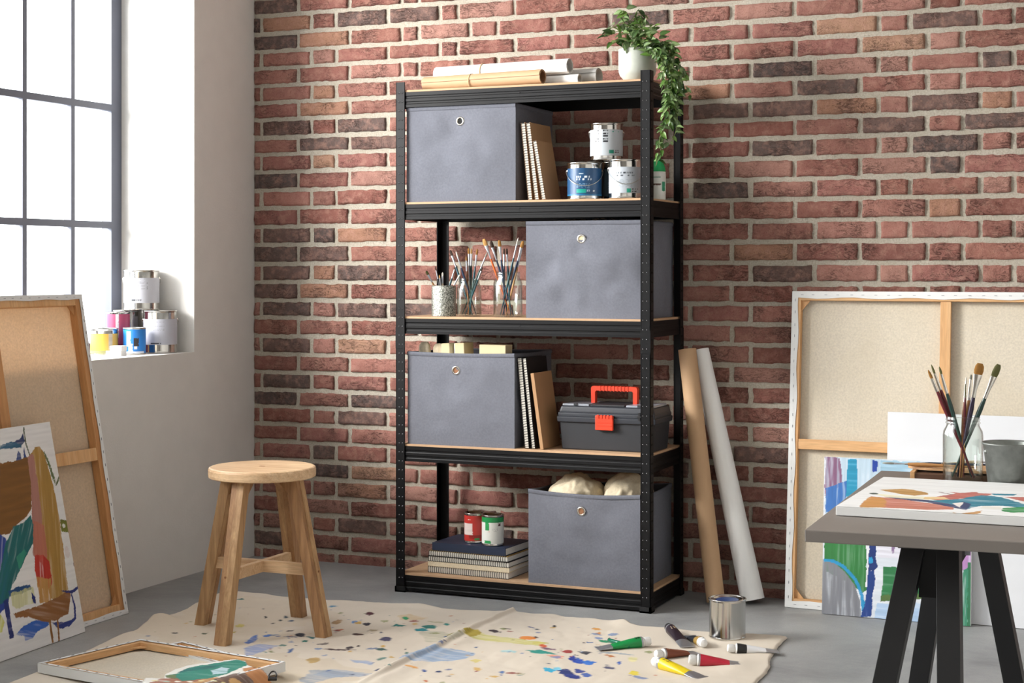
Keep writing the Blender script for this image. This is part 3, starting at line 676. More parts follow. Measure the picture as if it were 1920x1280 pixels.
rolltop('cream canvas roll second from left in that bin, folded top', .140, .085, bz, bz+.346, .022, (-.03, 0))
def block(name, label, cat, lo, hi, M, m, m2=None):
    o = thing(name, label, cat, M=M); MB().box(lo, hi, 0, None, .002).build('block_body', m, o)
    if m2: MB().box((lo[0]-.002, lo[1], lo[2]), (lo[0], hi[1], hi[2])).build('white_edge', m2, o)
    return o
block('wood_block', 'narrow cream block standing between canvas roll and white-edged board in the lower left bin', 'block', (-.016, -.02, 0), (.016, .03, .348), Matrix.Translation((.190, .07, bz)) @ R(-.06, 'Y'), 'board')
block('wood_block', 'tan board with a white front edge standing in the bin of canvas rolls', 'block', (-.017, -.03, 0), (.019, .05, .350), Matrix.Translation((.240, .08, bz)) @ R(-.05, 'Y'), 'board', 'white')
block('wood_block', 'wide tan block at the right end of the bin of canvas rolls', 'block', (-.05, -.02, 0), (.05, .04, .345), Matrix.Translation((.348, .07, bz)) @ R(.01, 'Y'), 'board')
# clear film over the middle bin
t = thing('plastic_film', 'crumpled clear plastic film on top of the middle shelf bin', 'plastic film', (.70, .11, Z2+.329))
b = MB(); b.grid(60, 16, lambda u, v: (-.14+.3*u, -.08+.16*v, .001+.010*max(0, .35+float(fbm(np.array(u*14), np.array(v*6), 3))*1.3)*math.sin(PI*u)**.5)); b.build('film_sheet', 'plasticfilm', t)
# cloth bundles in the bottom bin
def bundle(label, x, y, z, rx, ry, rz_, seed, m='cream'):
    o = thing('cloth_bundle', label, 'cloth bundle', (x, y, z)); b = MB()
    def fn(u, v):
        a = 2*PI*u; p = PI*v; cx = math.sin(p)*math.cos(a); cy = math.sin(p)*math.sin(a); cz = math.cos(p)
        q = float(fbm(np.array(cx*1.6+cz*.7+seed*3), np.array(cy*1.6-cz+seed), 3)); q2 = float(vnoise(np.array(cx*3+cz*2.2+q*3+seed*7), np.array(cy*2.2+cx*2)))
        w = 1+.22*q-.16*max(0, .22-abs(q2))
        return (rx*w*cx, ry*w*cy, rz_-rz_*w*cz)
    b.grid(110, 60, fn); b.build('cloth_folds', m, o); return o
bundle('cream cloth bundle on the left in the bottom shelf bin', .632, .13, BT[4]+.175, .098, .105, .098, 1)
bundle('pale cloth bundle on the right in the bottom shelf bin, beside the post', .812, .18, BT[4]+.185, .082, .12, .096, 5)

# ------------------------------------------------------------------ bottom shelf: book stack and small cans
Z4 = BT[4]; rz = math.radians(-2.7)
def flatbook(label, x, y, z, t, w, d, cover, spiral, back=None, wirem='wire', rot=0, name='spiral_notebook'):
    # local height axis runs to -X after laying flat, so start at the right-hand end
    c = Vector((math.cos(rz+rot), math.sin(rz+rot), 0))*w
    return notebook(label, (x+c.x, y+c.y, z), t, d, w, cover, 0, rz+rot, spiral, True, None, wirem, name if spiral else 'book', 'notebook' if spiral else 'book', back)
flatbook('thick spiral sketchbook at the very bottom of the book stack', .101, .044, Z4, .023, .318, .19, 'goldcover', True, 'blackcover')
flatbook('cream paperback with no spiral, second from bottom in the book stack', .103, .048, Z4+.0232, .0165, .320, .19, 'cream', False)
flatbook('spiral notebook with silver coil in the middle of the book stack', .102, .045, Z4+.0399, .0185, .318, .19, 'blackcover', True)
flatbook('spiral notebook with ochre cover just under the navy book', .103, .046, Z4+.0586, .0185, .312, .19, 'goldcover', True, 'blackcover')
flatbook('navy hardcover book on top of the stack, carrying two small cans', .114, .060, Z4+.0773, .0275, .290, .20, 'navycover', False)
zt = Z4+.0773+.0276
paint_can('small red-labelled can standing on the navy book behind the green can', (.250, .125, zt), .0375, .106, ('#b5322c', L_plain((-.05, .03, -.006, .07, '#d9c9c4'), (-.02, .018, .03, .03, '#8e1f1f'), (.0, .012, .02, .02, '#3f8d4d'), txt=[(-.03, -.01, .082, .003, '#e8d8d0')])), None, lr=(.08, .92), name='small_can', cat='can')
paint_can('small can with green and white label on the navy book', (.333, .095, zt), .0385, .108, ('#dfe0da', L_plain((-.2, .082, .2, .104, '#1f8a4a'), (-.028, .055, -.012, .082, '#2f9a55'), (-.03, .01, -.006, .02, '#2c9552'), (.022, .07, .032, .08, '#5a3a3a'), txt=[(-.022, -.01, .05, .004, '#e0b0a0'), (.0, .022, .06, .0015, '#a9aba8', 6, 2.6)])), None, lr=(.08, .93), name='small_can', cat='can')

# ------------------------------------------------------------------ top shelf
Z0 = BT[0]
def paper_roll(label, p0, p1, r, m, mi, band=None, spiral=True, name='paper_roll', cat='paper roll', thick=.0022, r1=None, group=None, seed=0, bowed=0):
    p0 = Vector(p0); p1 = Vector(p1); d = p1-p0; L = d.length; r1 = r1 or r
    o = thing(name, label, cat, M=Matrix.Translation(p0) @ d.normalized().to_track_quat('Z', 'X').to_matrix().to_4x4(), group=group)
    pr = lambda th, s: 0
    b = MB(); n = 72; turns = 2.15 if spiral else 1.
    def fn(u, v):
        a = 2*PI*turns*u+seed; rr = (r*(1-v)+r1*v)*(1-.0-(thick*1.6/r)*turns*(1-u)) if spiral else r
        return (rr*math.cos(a), rr*math.sin(a), L*v)
    b.grid(n, 6, fn, 0)
    def fn2(u, v):
        a = 2*PI*turns*u+seed; rr = ((r*(1-v)+r1*v)*(1-(thick*1.6/r)*turns*(1-u)))-thick*.5
        return (rr*math.cos(a), rr*math.sin(a), L*v)
    b.grid(n, 6, fn2, 1)
    for v in (0, 1):
        b.grid(n, 1, lambda u, w: tuple(Vector(fn(u, v))*(1-w)+Vector(fn2(u, v))*w), 0)
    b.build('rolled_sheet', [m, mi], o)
    if band:
        MB().lathe([(r+.0004, L*band-.0025), (r+.0014, L*band-.0018), (r+.0014, L*band+.0018), (r+.0004, L*band+.0025)], 40).build('paper_band', 'twine', o)
    return o
kz = Z0+.0275
paper_roll('brown kraft paper roll lying at the front of the top shelf', (.070, .090, kz), (.546, .036, kz), .0265, 'kraft', 'kraftdark', .41, seed=.5)
paper_roll('long white paper roll lying on top of the kraft roll on the top shelf', (.096, .135, kz+.039), (.630, .078, kz+.037), .0275, 'white', 'greypaper', .36, seed=1.5)
paper_roll('thin white paper roll on the top shelf, its open end beside the kraft roll', (.17, .147, Z0+.0205), (.662, .090, Z0+.0205), .0195, 'white', 'greypaper', seed=2.5)
paper_roll('pale grey paper roll at the back of the top shelf', (.20, .202, Z0+.0315), (.712, .144, Z0+.0315), .0305, 'greypaper', 'greypaper', seed=.2)
# ------------------------------------------------------------------ trailing plant
PX, PY = .868, .095
t = thing('potted_plant', 'trailing variegated vine in a pale ceramic pot on the top shelf corner', 'potted plant', (PX, PY, Z0))
r = .064; b = MB(); b.lathe([(0, 0), (r*.62, 0), (r*.70, .003), (r*.78, .012), (r*.92, .022), (r*.99, .036), (r, .06), (r, .108), (r*.99, .111), (r*.955, .110), (r*.95, .104), (r*.93, .03), (0, .02)], 64)
b.build('pot', 'ceramic', t)
MB().lathe([(0, .102), (r*.5, .1), (r*.945, .096)], 40).build('soil', 'soil', t)
lt = Nt('leaf'); a = lt.n('ShaderNodeAttribute'); a.attribute_name = 'Col'; lt.l(a.outputs['Color'], lt.b.inputs['Base Color']); lt.b.inputs['Roughness'].default_value = .35
tr = lt.n('ShaderNodeBsdfTranslucent'); lt.l(a.outputs['Color'], tr.inputs['Color']); mx = lt.n('ShaderNodeMixShader', Fac=.22); lt.l(lt.b.outputs[0], mx.inputs[1]); lt.l(tr.outputs[0], mx.inputs[2]); lt.l(mx.outputs[0], lt.t.nodes['Material Output'].inputs[0]); K['leaf'] = lt.m
K['stem'] = mat('vine_stem', '#6d7a3a', .6)
rn = random.Random(21); lb = MB(); lc = []; sb = MB(); greens = [lin(h) for h in ('#47692c', '#375424', '#577a33', '#6a8c40', '#2c481f', '#43632c')]
pal = lin('#b9cf9a')
def leaf(p, d, n, L, w, c, var=0):
    d = d.normalized(); s = d.cross(n).normalized(); n = s.cross(d).normalized(); NU, NV = 4, 6; vs = []
    for j in range(NV+1):
        v = j/NV; ww = w*math.sin(PI*min(1, v**.8*.98+.02))**.8*(1-.25*v)+.0003
        for i in range(NU+1):
            u = i/NU*2-1
            q = p+d*(L*v)+s*(u*ww*.5)+n*(abs(u)*ww*.22-L*.28*v*v)
            vs.append(tuple(q)); k = (1-abs(u))*.55*var+(.18 if i in (1, 3) else 0)*var
            lc.append(tuple(x*(1-k)+y*k for x, y in zip(c, pal)))
    lb.add(vs, [(j*5+i, j*5+i+1, (j+1)*5+i+1, (j+1)*5+i) for j in range(NV) for i in range(NU)], 0, True)
def lv(p, d=None, L=None, up=.5):
    d = d or Vector((rn.uniform(-1, 1), rn.uniform(-1, .5), rn.uniform(-.6, .5))); L = L or rn.uniform(.028, .042)
    n = Vector((rn.uniform(-.5, .5)+.1, -.6+rn.uniform(-.5, .5), up+rn.uniform(-.3, .6)))
    leaf(Vector(p), d, n, L, L*rn.uniform(.5, .66), rn.choice(greens), rn.choice((0, 0, .5, 1, .8)))
def path(pts, n):
    P = [Vector(p) for p in pts]; out = []
    for i in range(n+1):
        f = i/n*(len(P)-1); k = min(int(f), len(P)-2); f -= k
        p0 = P[max(k-1, 0)]; p1 = P[k]; p2 = P[k+1]; p3 = P[min(k+2, len(P)-1)]
        out.append(.5*((2*p1)+(-p0+p2)*f+(2*p0-5*p1+4*p2-p3)*f*f+(-p0+3*p1-3*p2+p3)*f**3))
    return out
def L_(px, py, Y): p = onY(px, py, Y); return (p.x-PX, p.y-PY, p.z-Z0)
crown = [(1165, 32, .06), (1142, 55, .09), (1138, 68, .05), (1150, 82, .04), (1180, 42, .1), (1195, 35, .12), (1205, 45, .07), (1175, 60, .03), (1160, 60, .12), (1190, 70, .02), (1215, 62, .06), (1230, 60, .08), (1245, 66, .06), (1225, 80, .03), (1205, 85, .02), (1240, 88, .05), (1258, 82, .05), (1262, 100, .04), (1175, 85, .02), (1250, 105, .03), (1235, 105, .02), (1215, 100, .015)]
for (x, y, Y) in crown:
    e = L_(x, y, Y); s = (rn.uniform(-.03, .03), rn.uniform(-.02, .02), .1); m = ((s[0]+e[0])/2, (s[1]+e[1])/2, max(s[2], e[2])+.015)
    P = path([s, m, e], 10); sb.tube(P, .0011, 5)
    for k in range(3, 11):
        for q in range(1):
            lv(P[k]+Vector((rn.uniform(-1, 1), rn.uniform(-1, 1), rn.uniform(-1, 1)))*.008)
trails = [[(1215, 85, .04), (1240, 110, .0), (1246, 150, -.02), (1248, 200, -.02), (1245, 240, -.02), (1238, 285, -.02), (1234, 300, -.02)],
 [(1225, 80, .05), (1255, 120, .01), (1262, 160, 0), (1262, 200, -.01), (1268, 240, -.01), (1258, 268, -.01)],
 [(1235, 80, .05), (1265, 130, .03), (1272, 170, .03), (1270, 215, .02), (1272, 250, .02)],
 [(1230, 85, .04), (1258, 140, -.01), (1256, 185, -.02), (1252, 225, -.02), (1240, 250, -.03), (1236, 270, -.03)],
 [(1230, 80, .06), (1262, 110, .05), (1275, 150, .06), (1285, 168, .06), (1294, 178, .06)],
 [(1240, 80, .06), (1266, 92, .06), (1278, 130, .06), (1283, 140, .06)],
 [(1225, 90, .03), (1243, 130, .0), (1252, 170, 0), (1258, 215, 0), (1262, 235, 0)],
 [(1228, 90, .03), (1250, 125, .0), (1266, 160, 0), (1258, 200, 0), (1266, 228, 0)], [(1228, 90, .03), (1256, 115, .02), (1262, 145, .01), (1268, 180, .01), (1262, 210, 0)]]
for tr_ in trails:
    pts = [L_(*p) for p in tr_]; pts = [(p[0], p[1]-.0, p[2]) for p in pts]; P = path([(rn.uniform(0, .03), rn.uniform(-.02, .02), .1)]+pts, 44); sb.tube(P, .0009, 5)
    n = len(P)
    for k in range(6, n):
        dens = 1 + (k % 2 if k < n*.72 else 0)
        for q in range(dens):
            if rn.random() < (.95 if k < n*.75 else .6): lv(P[k]+Vector((rn.uniform(-1, 1), rn.uniform(-1, 1), 0))*.007, Vector((rn.uniform(-1, 1), rn.uniform(-1, .3), rn.uniform(-1.1, .1))), rn.uniform(.021, .031))
lb.build('foliage', 'leaf', t, cols=np.array(lc), fix=False); sb.build('vines', 'stem', t)

# ------------------------------------------------------------------ rolls leaning on the wall, right of the shelf
paper_roll('tall brown kraft paper roll standing on the floor, leaning against the shelving unit', (1.103, .228, .010), (.979, .300, .862), .0335, 'kraft', 'kraftdark', seed=2.2)
paper_roll('tall white paper roll standing behind the kraft roll, leaning on the bricks', (1.212, .300, .012), (1.004, .374, .858), .042, 'white', 'greypaper', r1=.031, seed=1.0, thick=.0015)

# ------------------------------------------------------------------ stool
SX, SYY = -.088, -.742
t = thing('wooden_stool', 'round wooden stool with four splayed legs standing on the drop cloth', 'stool', (SX, SYY, 0))
b = MB(); R_ = .168; b.lathe([(0, .487), (R_-.006, .487), (R_-.001, .490), (R_, .497), (R_, .512), (R_-.002, .518), (R_-.007, .5205), (0, .5205)], 72, 0, None, False)
b.box((-.009, -.004, .5206), (.009, .004, .5209), 1)
b.build('seat', ['acaciatop', 'kraftdark'], t)
for k in range(4):
    a = k*PI/2; M = R(a, 'Z'); b = MB()
    # leg: two laminated staves splaying outwards along local +X
    for (y0, y1, mi) in ((-.0225, -.004, 0), (-.0045, .0205, 1)):
        rt, rb = .118, .222; w = .017
        vs = []
        for z, rr in ((.487, rt), (.0035, rb)):
            for x in (-w, w):
                for y in (y0, y1): vs.append((rr+x+(0 if mi == 0 else .0015), y, z))
        b.add(vs, [(0, 1, 3, 2), (4, 6, 7, 5), (0, 4, 5, 1), (2, 3, 7, 6), (0, 2, 6, 4), (1, 5, 7, 3)], mi, False, M)
    lg = b.build('leg', ['acacia', 'acacia2'], t)
    b = MB(); b.add([(.108, -.011, .4865), (.108, .011, .4865), (.055, -.011, .4865), (.055, .011, .4865), (.116, -.011, .425), (.116, .011, .425)], [(0, 2, 4), (1, 5, 3), (0, 1, 3, 2), (2, 3, 5, 4), (0, 4, 5, 1)], 0, False, M); b.build('corner_brace', 'acacia', lg)
    MB().cyl(.0035, -.001, .0012, 12, 0, M @ T(.2045+.0005, -.003, .205) @ R(PI/2, 'Y')).build('screw_plug', 'kraftdark', lg)
for a in (0, PI/2):
    M = R(a, 'Z'); b = MB(); rr = .1745
    if a == 0: b.box((-rr, -.010, .190), (rr, .010, .226), 0, M, .0015)
    else: b.box((-rr, -.010, .1905), (-.0101, .010, .2255), 0, M, .0015).box((.0101, -.010, .1905), (rr, .010, .2255), 0, M, .0015)
    b.build('stretcher', 'acaciatop', t)

# ------------------------------------------------------------------ stretched canvases seen from behind
def stretched_back(name, label, M, w, h, tk, bar=.042, brace=.040, lin_='linen', pine='pine', pinex='pinex', vx=None, hz=None, marg=.012):
    t = thing(name, label, 'canvas', M=M)
    b = MB(); b.box((.0015, tk-.002, .0015), (w-.0015, tk-.0005, h-.0015)); b.build('linen_sheet', lin_, t)
    e = .0015
    for (x0, x1, z0, z1, m) in ((e, bar, e, h-e, pine), (w-bar, w-e, e, h-e, pine), (bar, w-bar, h-bar, h-e, pinex), (bar, w-bar, e, bar, pinex)):
        MB().box((x0, .002, z0), (x1, tk-.005, z1), 0, None, .001).build('stretcher_bar', m, t)
    if vx is not None: MB().box((vx-brace/2, .006, bar), (vx+brace/2, tk-.010, h-bar), 0, None, .001).build('cross_brace', pine, t)
    if hz is not None: MB().box((bar, .004, hz-brace/2), (w-bar, tk-.012, hz+brace/2), 0, None, .001).build('cross_brace', pinex, t)
    b = MB(); c = .0012                                   # cloth wrapped over sides and stapled to the back of the bars
    mw = lambda u: marg*(1+.12*math.sin(u*31))
    for (p, q, s) in (((0, 0), (0, h), 1), ((w, 0), (w, h), -1)):
        b.box((p[0]-(c if s > 0 else 0), 0, 0), (p[0]+(0 if s > 0 else c), tk, h), 0)
        b.grid(24, 2, lambda u, v: (p[0]+s*mw(u)*v, .0004-(.0006 if v > .9 else .0012), h*u), 0, False)
    for z, s in ((0, 1), (h, -1)):
        b.box((0, 0, z-(c if s > 0 else 0)), (w, tk, z+(0 if s > 0 else c)), 0)
        b.grid(24, 2, lambda u, v: (w*u, -.0002-(.0006 if v > .9 else .0012), z+s*mw(u+3)*v), 0, False)
    rn = random.Random(w)
    k = .03
    while k < h-.02:
        for x in (marg*.5, w-marg*.5): b.box((x-.0006, -.0022, k), (x+.0006, -.0012, k+.009), 1)
        k += .043+rn.uniform(-.006, .006)
    k = .03
    while k < w-.02:
        for z in (marg*.5, h-marg*.5): b.box((k, -.0026, z-.0006), (k+.009, -.0016, z+.0006), 1)
        k += .043+rn.uniform(-.006, .006)
    b.build('folded_edge', ['primed', 'staple'], t)
    for (x, z, sx, sz) in ((bar, bar, 1, 1), (bar, h-bar, 1, -1), (w-bar, bar, -1, 1), (w-bar, h-bar, -1, -1)):
        b = MB(); b.add([(x, .012, z), (x+sx*.03, .012, z), (x, .012, z+sz*.035), (x, .016, z), (x+sx*.03, .016, z), (x, .016, z+sz*.035)], [(0, 1, 2), (3, 5, 4), (0, 3, 4, 1), (1, 4, 5, 2), (0, 2, 5, 3)]); b.build('corner_wedge', pine, t)
    return t
def lean_plane(o, u, top): return Plane(o, u, Vector(top)-Vector(o))
pR = lean_plane((1.330, .278, .002), (1, -.03, 0), (1.332, .374, 1.063))
stretched_back('stretched_canvas', 'large stretched canvas seen from behind, leaning on the brick wall at right', pR.M(), 1.02, 1.066, .032, bar=.030, brace=.034, vx=.515, hz=.548, marg=.022)
pL = lean_plane((-.642, -.683, .002), (0, 1, 0), (-.832, -.655, 1.053))
wL = .90; pL.o = pL.o-pL.u*wL
stretched_back('stretched_canvas', 'large stretched canvas seen from behind, leaning on the wall below the window', pL.M(), wL, 1.070, .036, bar=.036, brace=.042, lin_='linenwarm', pine='pinedark', pinex='pine', vx=.452, hz=.535, marg=.016)

# ------------------------------------------------------------------ painted canvases
def painted(label, pl, w, h, tk, draw, bg='#e6e6e6', step=.0022, name='abstract_painting', cat='painting', bars=True):
    t = thing(name, label, cat, M=pl.M()); nu = max(2, int(w/step)); nv = max(2, int(h/step))
    xs = np.linspace(0, w, nu+1); zs = np.linspace(0, h, nv+1); X, Z = np.meshgrid(xs, zs); ra = Raster(X, Z, bg); draw(ra)
    b = MB(); b.grid(nu, nv, lambda u, v: (w*u, 0, h*v), 0, False)
    b.build('painted_face', 'paint', t, cols=ra.c.reshape(-1, 3), fix=False)
    b = MB(); b.box((0, .0003, 0), (w, tk, h), 0, None, .0012 if tk > .006 else 0); b.build('canvas_body', 'primed', t)
    return t
# left painting, in front of the big canvas
pl = lean_plane((-.594, -.969, .002), (.026, -.423, 0), (-.728, -.945, .656)); LW = .56; pl.u = -pl.u; pl.o = pl.o-pl.u*LW; pl.n = pl.u.cross(pl.v)
def D_left(ra):
    P = pl.P
    ra.poly(P(-30, 700, 120, 700, 180, 1300, -60, 1300), '#dcdcdc', wob=0, streak=.3, a=.5)
    ra.poly(P(-60, 835, 0, 840, 38, 822, 44, 812, 47, 826, 38, 838, 0, 842, -60, 850), '#1b2f5e', streak=.3)
    ra.poly(P(0, 836, 20, 828, 40, 832, 40, 838, 0, 842), '#2b5f7d', streak=.4)
    ra.poly(P(30, 864, 34, 844, 38, 850, 42, 868), '#24407a', streak=.2); ra.poly(P(44, 868, 44, 838, 52, 866), '#24407a')
    ra.stroke(P(44, 800, 48, 830, 58, 858), .006, '#55604c', streak=.4, wob=.002)
    ra.poly(P(-60, 880, 0, 867, 20, 866, 52, 856, 56, 880, 60, 930, 58, 955, 50, 968, 30, 985, 18, 1000, 0, 1002, -60, 1005), '#7a5222', ang=0)
    ra.poly(P(52, 858, 60, 848, 66, 838, 74, 837, 81, 845, 86, 860, 95, 890, 103, 925, 112, 975, 119, 1030, 124, 1075, 128, 1105, 120, 1118, 95, 1122, 80, 1060, 74, 980, 60, 920), '#a5803c', streak=.2, ang=1.4)
    ra.poly(P(52, 858, 62, 850, 70, 900, 78, 960, 80, 1040, 88, 1050, 86, 1065, 62, 1040, 60, 960, 57, 900), '#a8766c', streak=.35, ang=1.4)
    ra.poly(P(62, 975, 82, 985, 90, 1045, 66, 1048, 60, 1010), '#b06b58', streak=.3, ang=1.4)
    ra.poly(P(64, 1042, 80, 1040, 92, 1052, 98, 1095, 90, 1105, 72, 1100, 66, 1075), '#b32d22', streak=.5, ang=1.4)
    ra.poly(P(68, 1080, 96, 1085, 96, 1128, 75, 1130), '#b98a4a', streak=.7, ang=1.4)
    ra.poly(P(-60, 1005, 0, 1000, 12, 1010, 20, 1090, 10, 1140, 0, 1150, -60, 1160), '#1f3f93', streak=.25, ang=1.2)
    ra.poly(P(0, 1072, 10, 1020, 25, 988, 45, 978, 58, 965, 62, 985, 62, 1018, 55, 1030, 42, 1060, 30, 1085, 22, 1098, 16, 1125, 0, 1132, -60, 1140, -50, 1080), '#0f6466', streak=.2, ang=1.0)
    ra.poly(P(30, 1045, 45, 1030, 50, 1035, 36, 1068), '#2f8c74', streak=.6, ang=1.0)
    ra.poly(P(22, 1105, 32, 1100, 55, 1095, 60, 1104, 35, 1114, 18, 1118, 14, 1108), '#1b4c80', streak=.2)
    ra.poly(P(20, 1112, 62, 1100, 68, 1130, 30, 1140, 22, 1135), '#c8c98e', streak=.75, ang=1.3, a=.8)
    ra.poly(P(6, 1125, 15, 1120, 26, 1195, 18, 1198), '#1a2c72', streak=.1); ra.poly(P(-60, 1150, 0, 1150, 8, 1165, 4, 1185, -40, 1190), '#c7c76a', streak=.5, ang=1)
    ra.poly(P(58, 1108, 66, 1120, 68, 1130, 62, 1130), '#1a2f78')
    ra.poly(P(30, 1190, 45, 1172, 66, 1163, 90, 1160, 92, 1172, 70, 1182, 62, 1195, 48, 1200, 46, 1192), '#2f62b8', streak=.6, ang=-.3)
    ra.poly(P(25, 1150, 50, 1142, 85, 1130, 110, 1118, 130, 1105, 133, 1118, 130, 1135, 128, 1150, 112, 1160, 90, 1166, 70, 1162, 50, 1156, 30, 1158), '#8a5b30', streak=.15, ang=-.3)
    ra.poly(P(112, 1106, 130, 1108, 148, 1097, 149, 1102, 136, 1112, 128, 1112), '#1d2d74')
    ra.stroke(P(133, 1112, 140, 1135, 141, 1158, 130, 1170), [.006, .008, .012, .01], '#1d2d74', wob=.002)
    ra.poly(P(97, 1166, 120, 1166, 140, 1160, 132, 1172, 120, 1178, 106, 1176), '#22367e', streak=.3)
    ra.stroke(P(93, 1160, 99, 1205), .010, '#8f6332', wob=.001); ra.stroke(P(108, 1160, 111, 1202), .008, '#8f6332', wob=.001)
    ra.poly(P(113, 973, 126, 976, 131, 998, 115, 996), '#6f7426', wob=.001); ra.blob(*pl.uv(120, 985), .008, .006, '#dfe0da')
    ra.stroke(P(82, 846, 92, 870, 100, 895, 104, 908), [.004, .01, .012, .004], '#5f7048', streak=.8, wob=.004, ws=300); ra.stroke(P(104, 910, 109, 900, 112, 890), [.004, .008, .004], '#586640', streak=.3)
    ra.blob(*pl.uv(139, 1057), .004, .008, '#9a8a90', streak=.5); ra.blob(*pl.uv(126, 1035), .012, .02, '#cdb8b8', a=.4, streak=.7)
painted('abstract painting in brown, teal and red leaning in front of the left canvas back', pl, LW, .668, .020, D_left, '#e3e2e1')
# right painting with quarter circle
pr_ = lean_plane((1.469, .217, .002), (.476, -.007, 0), (1.476, .252, .515)); QW, QH = .478, .516
def D_right(ra):
    P = pr_.P
    ra.poly([(-.1, -.1), (.6, -.1), (.6, .6), (-.1, .6)], '#c6d2e2', wob=0, streak=.5, ang=0, a=.6)
    ra.poly(P(1550, 855, 1660, 860, 1650, 1000, 1545, 1000), '#b8cede', streak=.5, ang=1.57)
    ra.poly(P(1548, 855, 1575, 858, 1580, 905, 1560, 925, 1546, 930), '#7c3f68', streak=.8, ang=1.57, a=.9); ra.poly(P(1548, 915, 1590, 900, 1585, 950, 1548, 960), '#3a6fb5', streak=.9, ang=1.57)
    ra.poly(P(1590, 860, 1606, 861, 1609, 890, 1606, 925, 1598, 940, 1587, 930, 1588, 885), '#1f8fb4', streak=.1); ra.poly(P(1635, 862, 1646, 865, 1644, 884, 1636, 884), '#1c3f9a', wob=.002)
    ra.poly(P(1650, 862, 1822, 872, 1822, 890, 1650, 884), '#9fc4da', streak=.5, ang=0)
    ra.poly(P(1546, 990, 1625, 990, 1624, 1080, 1626, 1105, 1618, 1112, 1590, 1090, 1546, 1070), '#2f7a3c', streak=.1, ang=1.57)
    ra.poly(P(1540, 1048, 1560, 1052, 1585, 1072, 1602, 1095, 1612, 1125, 1615, 1160, 1538, 1158), '#7f8188', streak=.35, ang=1.57, wob=.002)
    ra.poly(P(1596, 1040, 1597, 1040), '#ffffff') if False else None
    ra.stroke(P(1545, 1050, 1562, 1051, 1584, 1064, 1604, 1086, 1616, 1115, 1620, 1156), .011, '#2590c4', wob=.003, streak=.2)
    ra.poly(P(1622, 990, 1626, 1060, 1622, 1100, 1628, 1100, 1634, 1080, 1634, 990), '#e2e2ea', wob=.002)
    ra.poly(P(1631, 1020, 1643, 1020, 1642, 1050, 1646, 1062, 1640, 1068, 1628, 1070, 1628, 1040), '#16306e', wob=.004); ra.poly(P(1629, 1045, 1636, 1044, 1636, 1056, 1629, 1056), '#1f93c8')
    ra.poly(P(1628, 1070, 1638, 1070, 1642, 1085, 1636, 1120, 1633, 1156, 1614, 1156, 1622, 1130), '#1b3d83', wob=.003, streak=.15, ang=1.57)
    ra.poly(P(1645, 1000, 1830, 1010, 1830, 1050, 1645, 1045), '#dcdbe6', streak=.3); ra.poly(P(1644, 1130, 1740, 1130, 1740, 1190, 1636, 1180), '#a9c4e2', streak=.5, ang=0)
    ra.poly(P(1656, 1062, 1740, 1064, 1738, 1090, 1735, 1122, 1690, 1124, 1651, 1127, 1655, 1090), '#2a7846', wob=.002, streak=.1)
    ra.poly(P(1651, 1127, 1652, 1116, 1735, 1112, 1735, 1122), '#56713c', streak=.3)
    ra.poly(P(1670, 1012, 1678, 1014, 1676, 1038, 1672, 1038), '#8c7398', streak=.3); ra.poly(P(1688, 1036, 1694, 1030, 1706, 1032, 1704, 1045, 1692, 1043), '#a5853c')
    ra.poly(P(1733, 1100, 1745, 1095, 1742, 1150, 1730, 1150), '#2f9a58'); ra.poly(P(1728, 1128, 1736, 1120, 1736, 1160, 1722, 1160), '#cba4c8', streak=.4, ang=1.5)
    ra.poly(P(1790, 1010, 1825, 1015, 1822, 1065, 1792, 1070), '#b88ac0', streak=.6, ang=1.57); ra.poly(P(1806, 1068, 1824, 1060, 1822, 1180, 1794, 1178, 1798, 1130), '#3f8a6c', streak=.5, ang=1.57)
    ra.poly(P(1815, 1055, 1822, 1055, 1820, 1180, 1814, 1178), '#2e6f4c', streak=.2, ang=1.57)
painted('abstract painting with green square and blue quarter circle on the floor behind the desk', pr_, QW, QH, .018, D_right)
pw = lean_plane((1.668, .262, .002), (1, -.045, 0), (1.664, .301, .664))
painted('blank white canvas leaning against the large canvas at right', pw, .62, .668, .018, lambda ra: ra.poly([(-1, -1), (2, -1), (2, 2), (-1, 2)], '#dfe1e5', wob=0, var=.015), '#e2e4e7', step=.02, name='blank_canvas', cat='canvas')

# ------------------------------------------------------------------ desk on a black trestle
a24 = math.radians(2.4); TZ = .75
t = thing('work_table', 'grey work table on a black wooden trestle at the right edge', 'table', (2.109, -2.751, 0), a24)
MB().box((0, 0, TZ-.018), (1.45, .775, TZ), 0, None, .0015).build('tabletop', 'tablegrey', t)
t2 = thing('trestle', 'black wooden A-shaped trestle carrying the grey table top', 'trestle', (2.109, -2.751, 0), a24)
def beamleg(p0, p1, w, d, ax=(0, 1, 0)):
    p0 = Vector(p0); p1 = Vector(p1); z = (p1-p0).normalized(); y = Vector(ax); x = y.cross(z).normalized(); y = z.cross(x)
    M = frame(p0, x, y, z); return MB().box((-w/2, -d/2, 0), (w/2, d/2, (p1-p0).length), 0, M, .001)
Mi = Matrix.Translation((2.109, -2.751, 0)) @ R(a24, 'Z'); Mi = Mi.inverted()
lw = lambda x, y, z: Mi @ Vector((x, y, z))
tops = {'A': (2.249, -2.60), 'C': (2.297, -2.60), 'B': (2.238, -2.219), 'D': (2.293, -2.219)}; feet = {'A': (2.130, -2.815), 'C': (2.336, -2.82), 'B': (2.108, -2.047), 'D': (2.402, -2.039)}
for k in 'ACBD':
    p1 = lw(*tops[k], TZ-.019); p0 = lw(*feet[k], .012)
    beamleg(p0, p1, .034, .046, (0, 1, 0)).build('leg', 'legblack', t2)
yb0, yb1 = lw(2.27, -2.63, 0), lw(2.27, -2.17, 0)
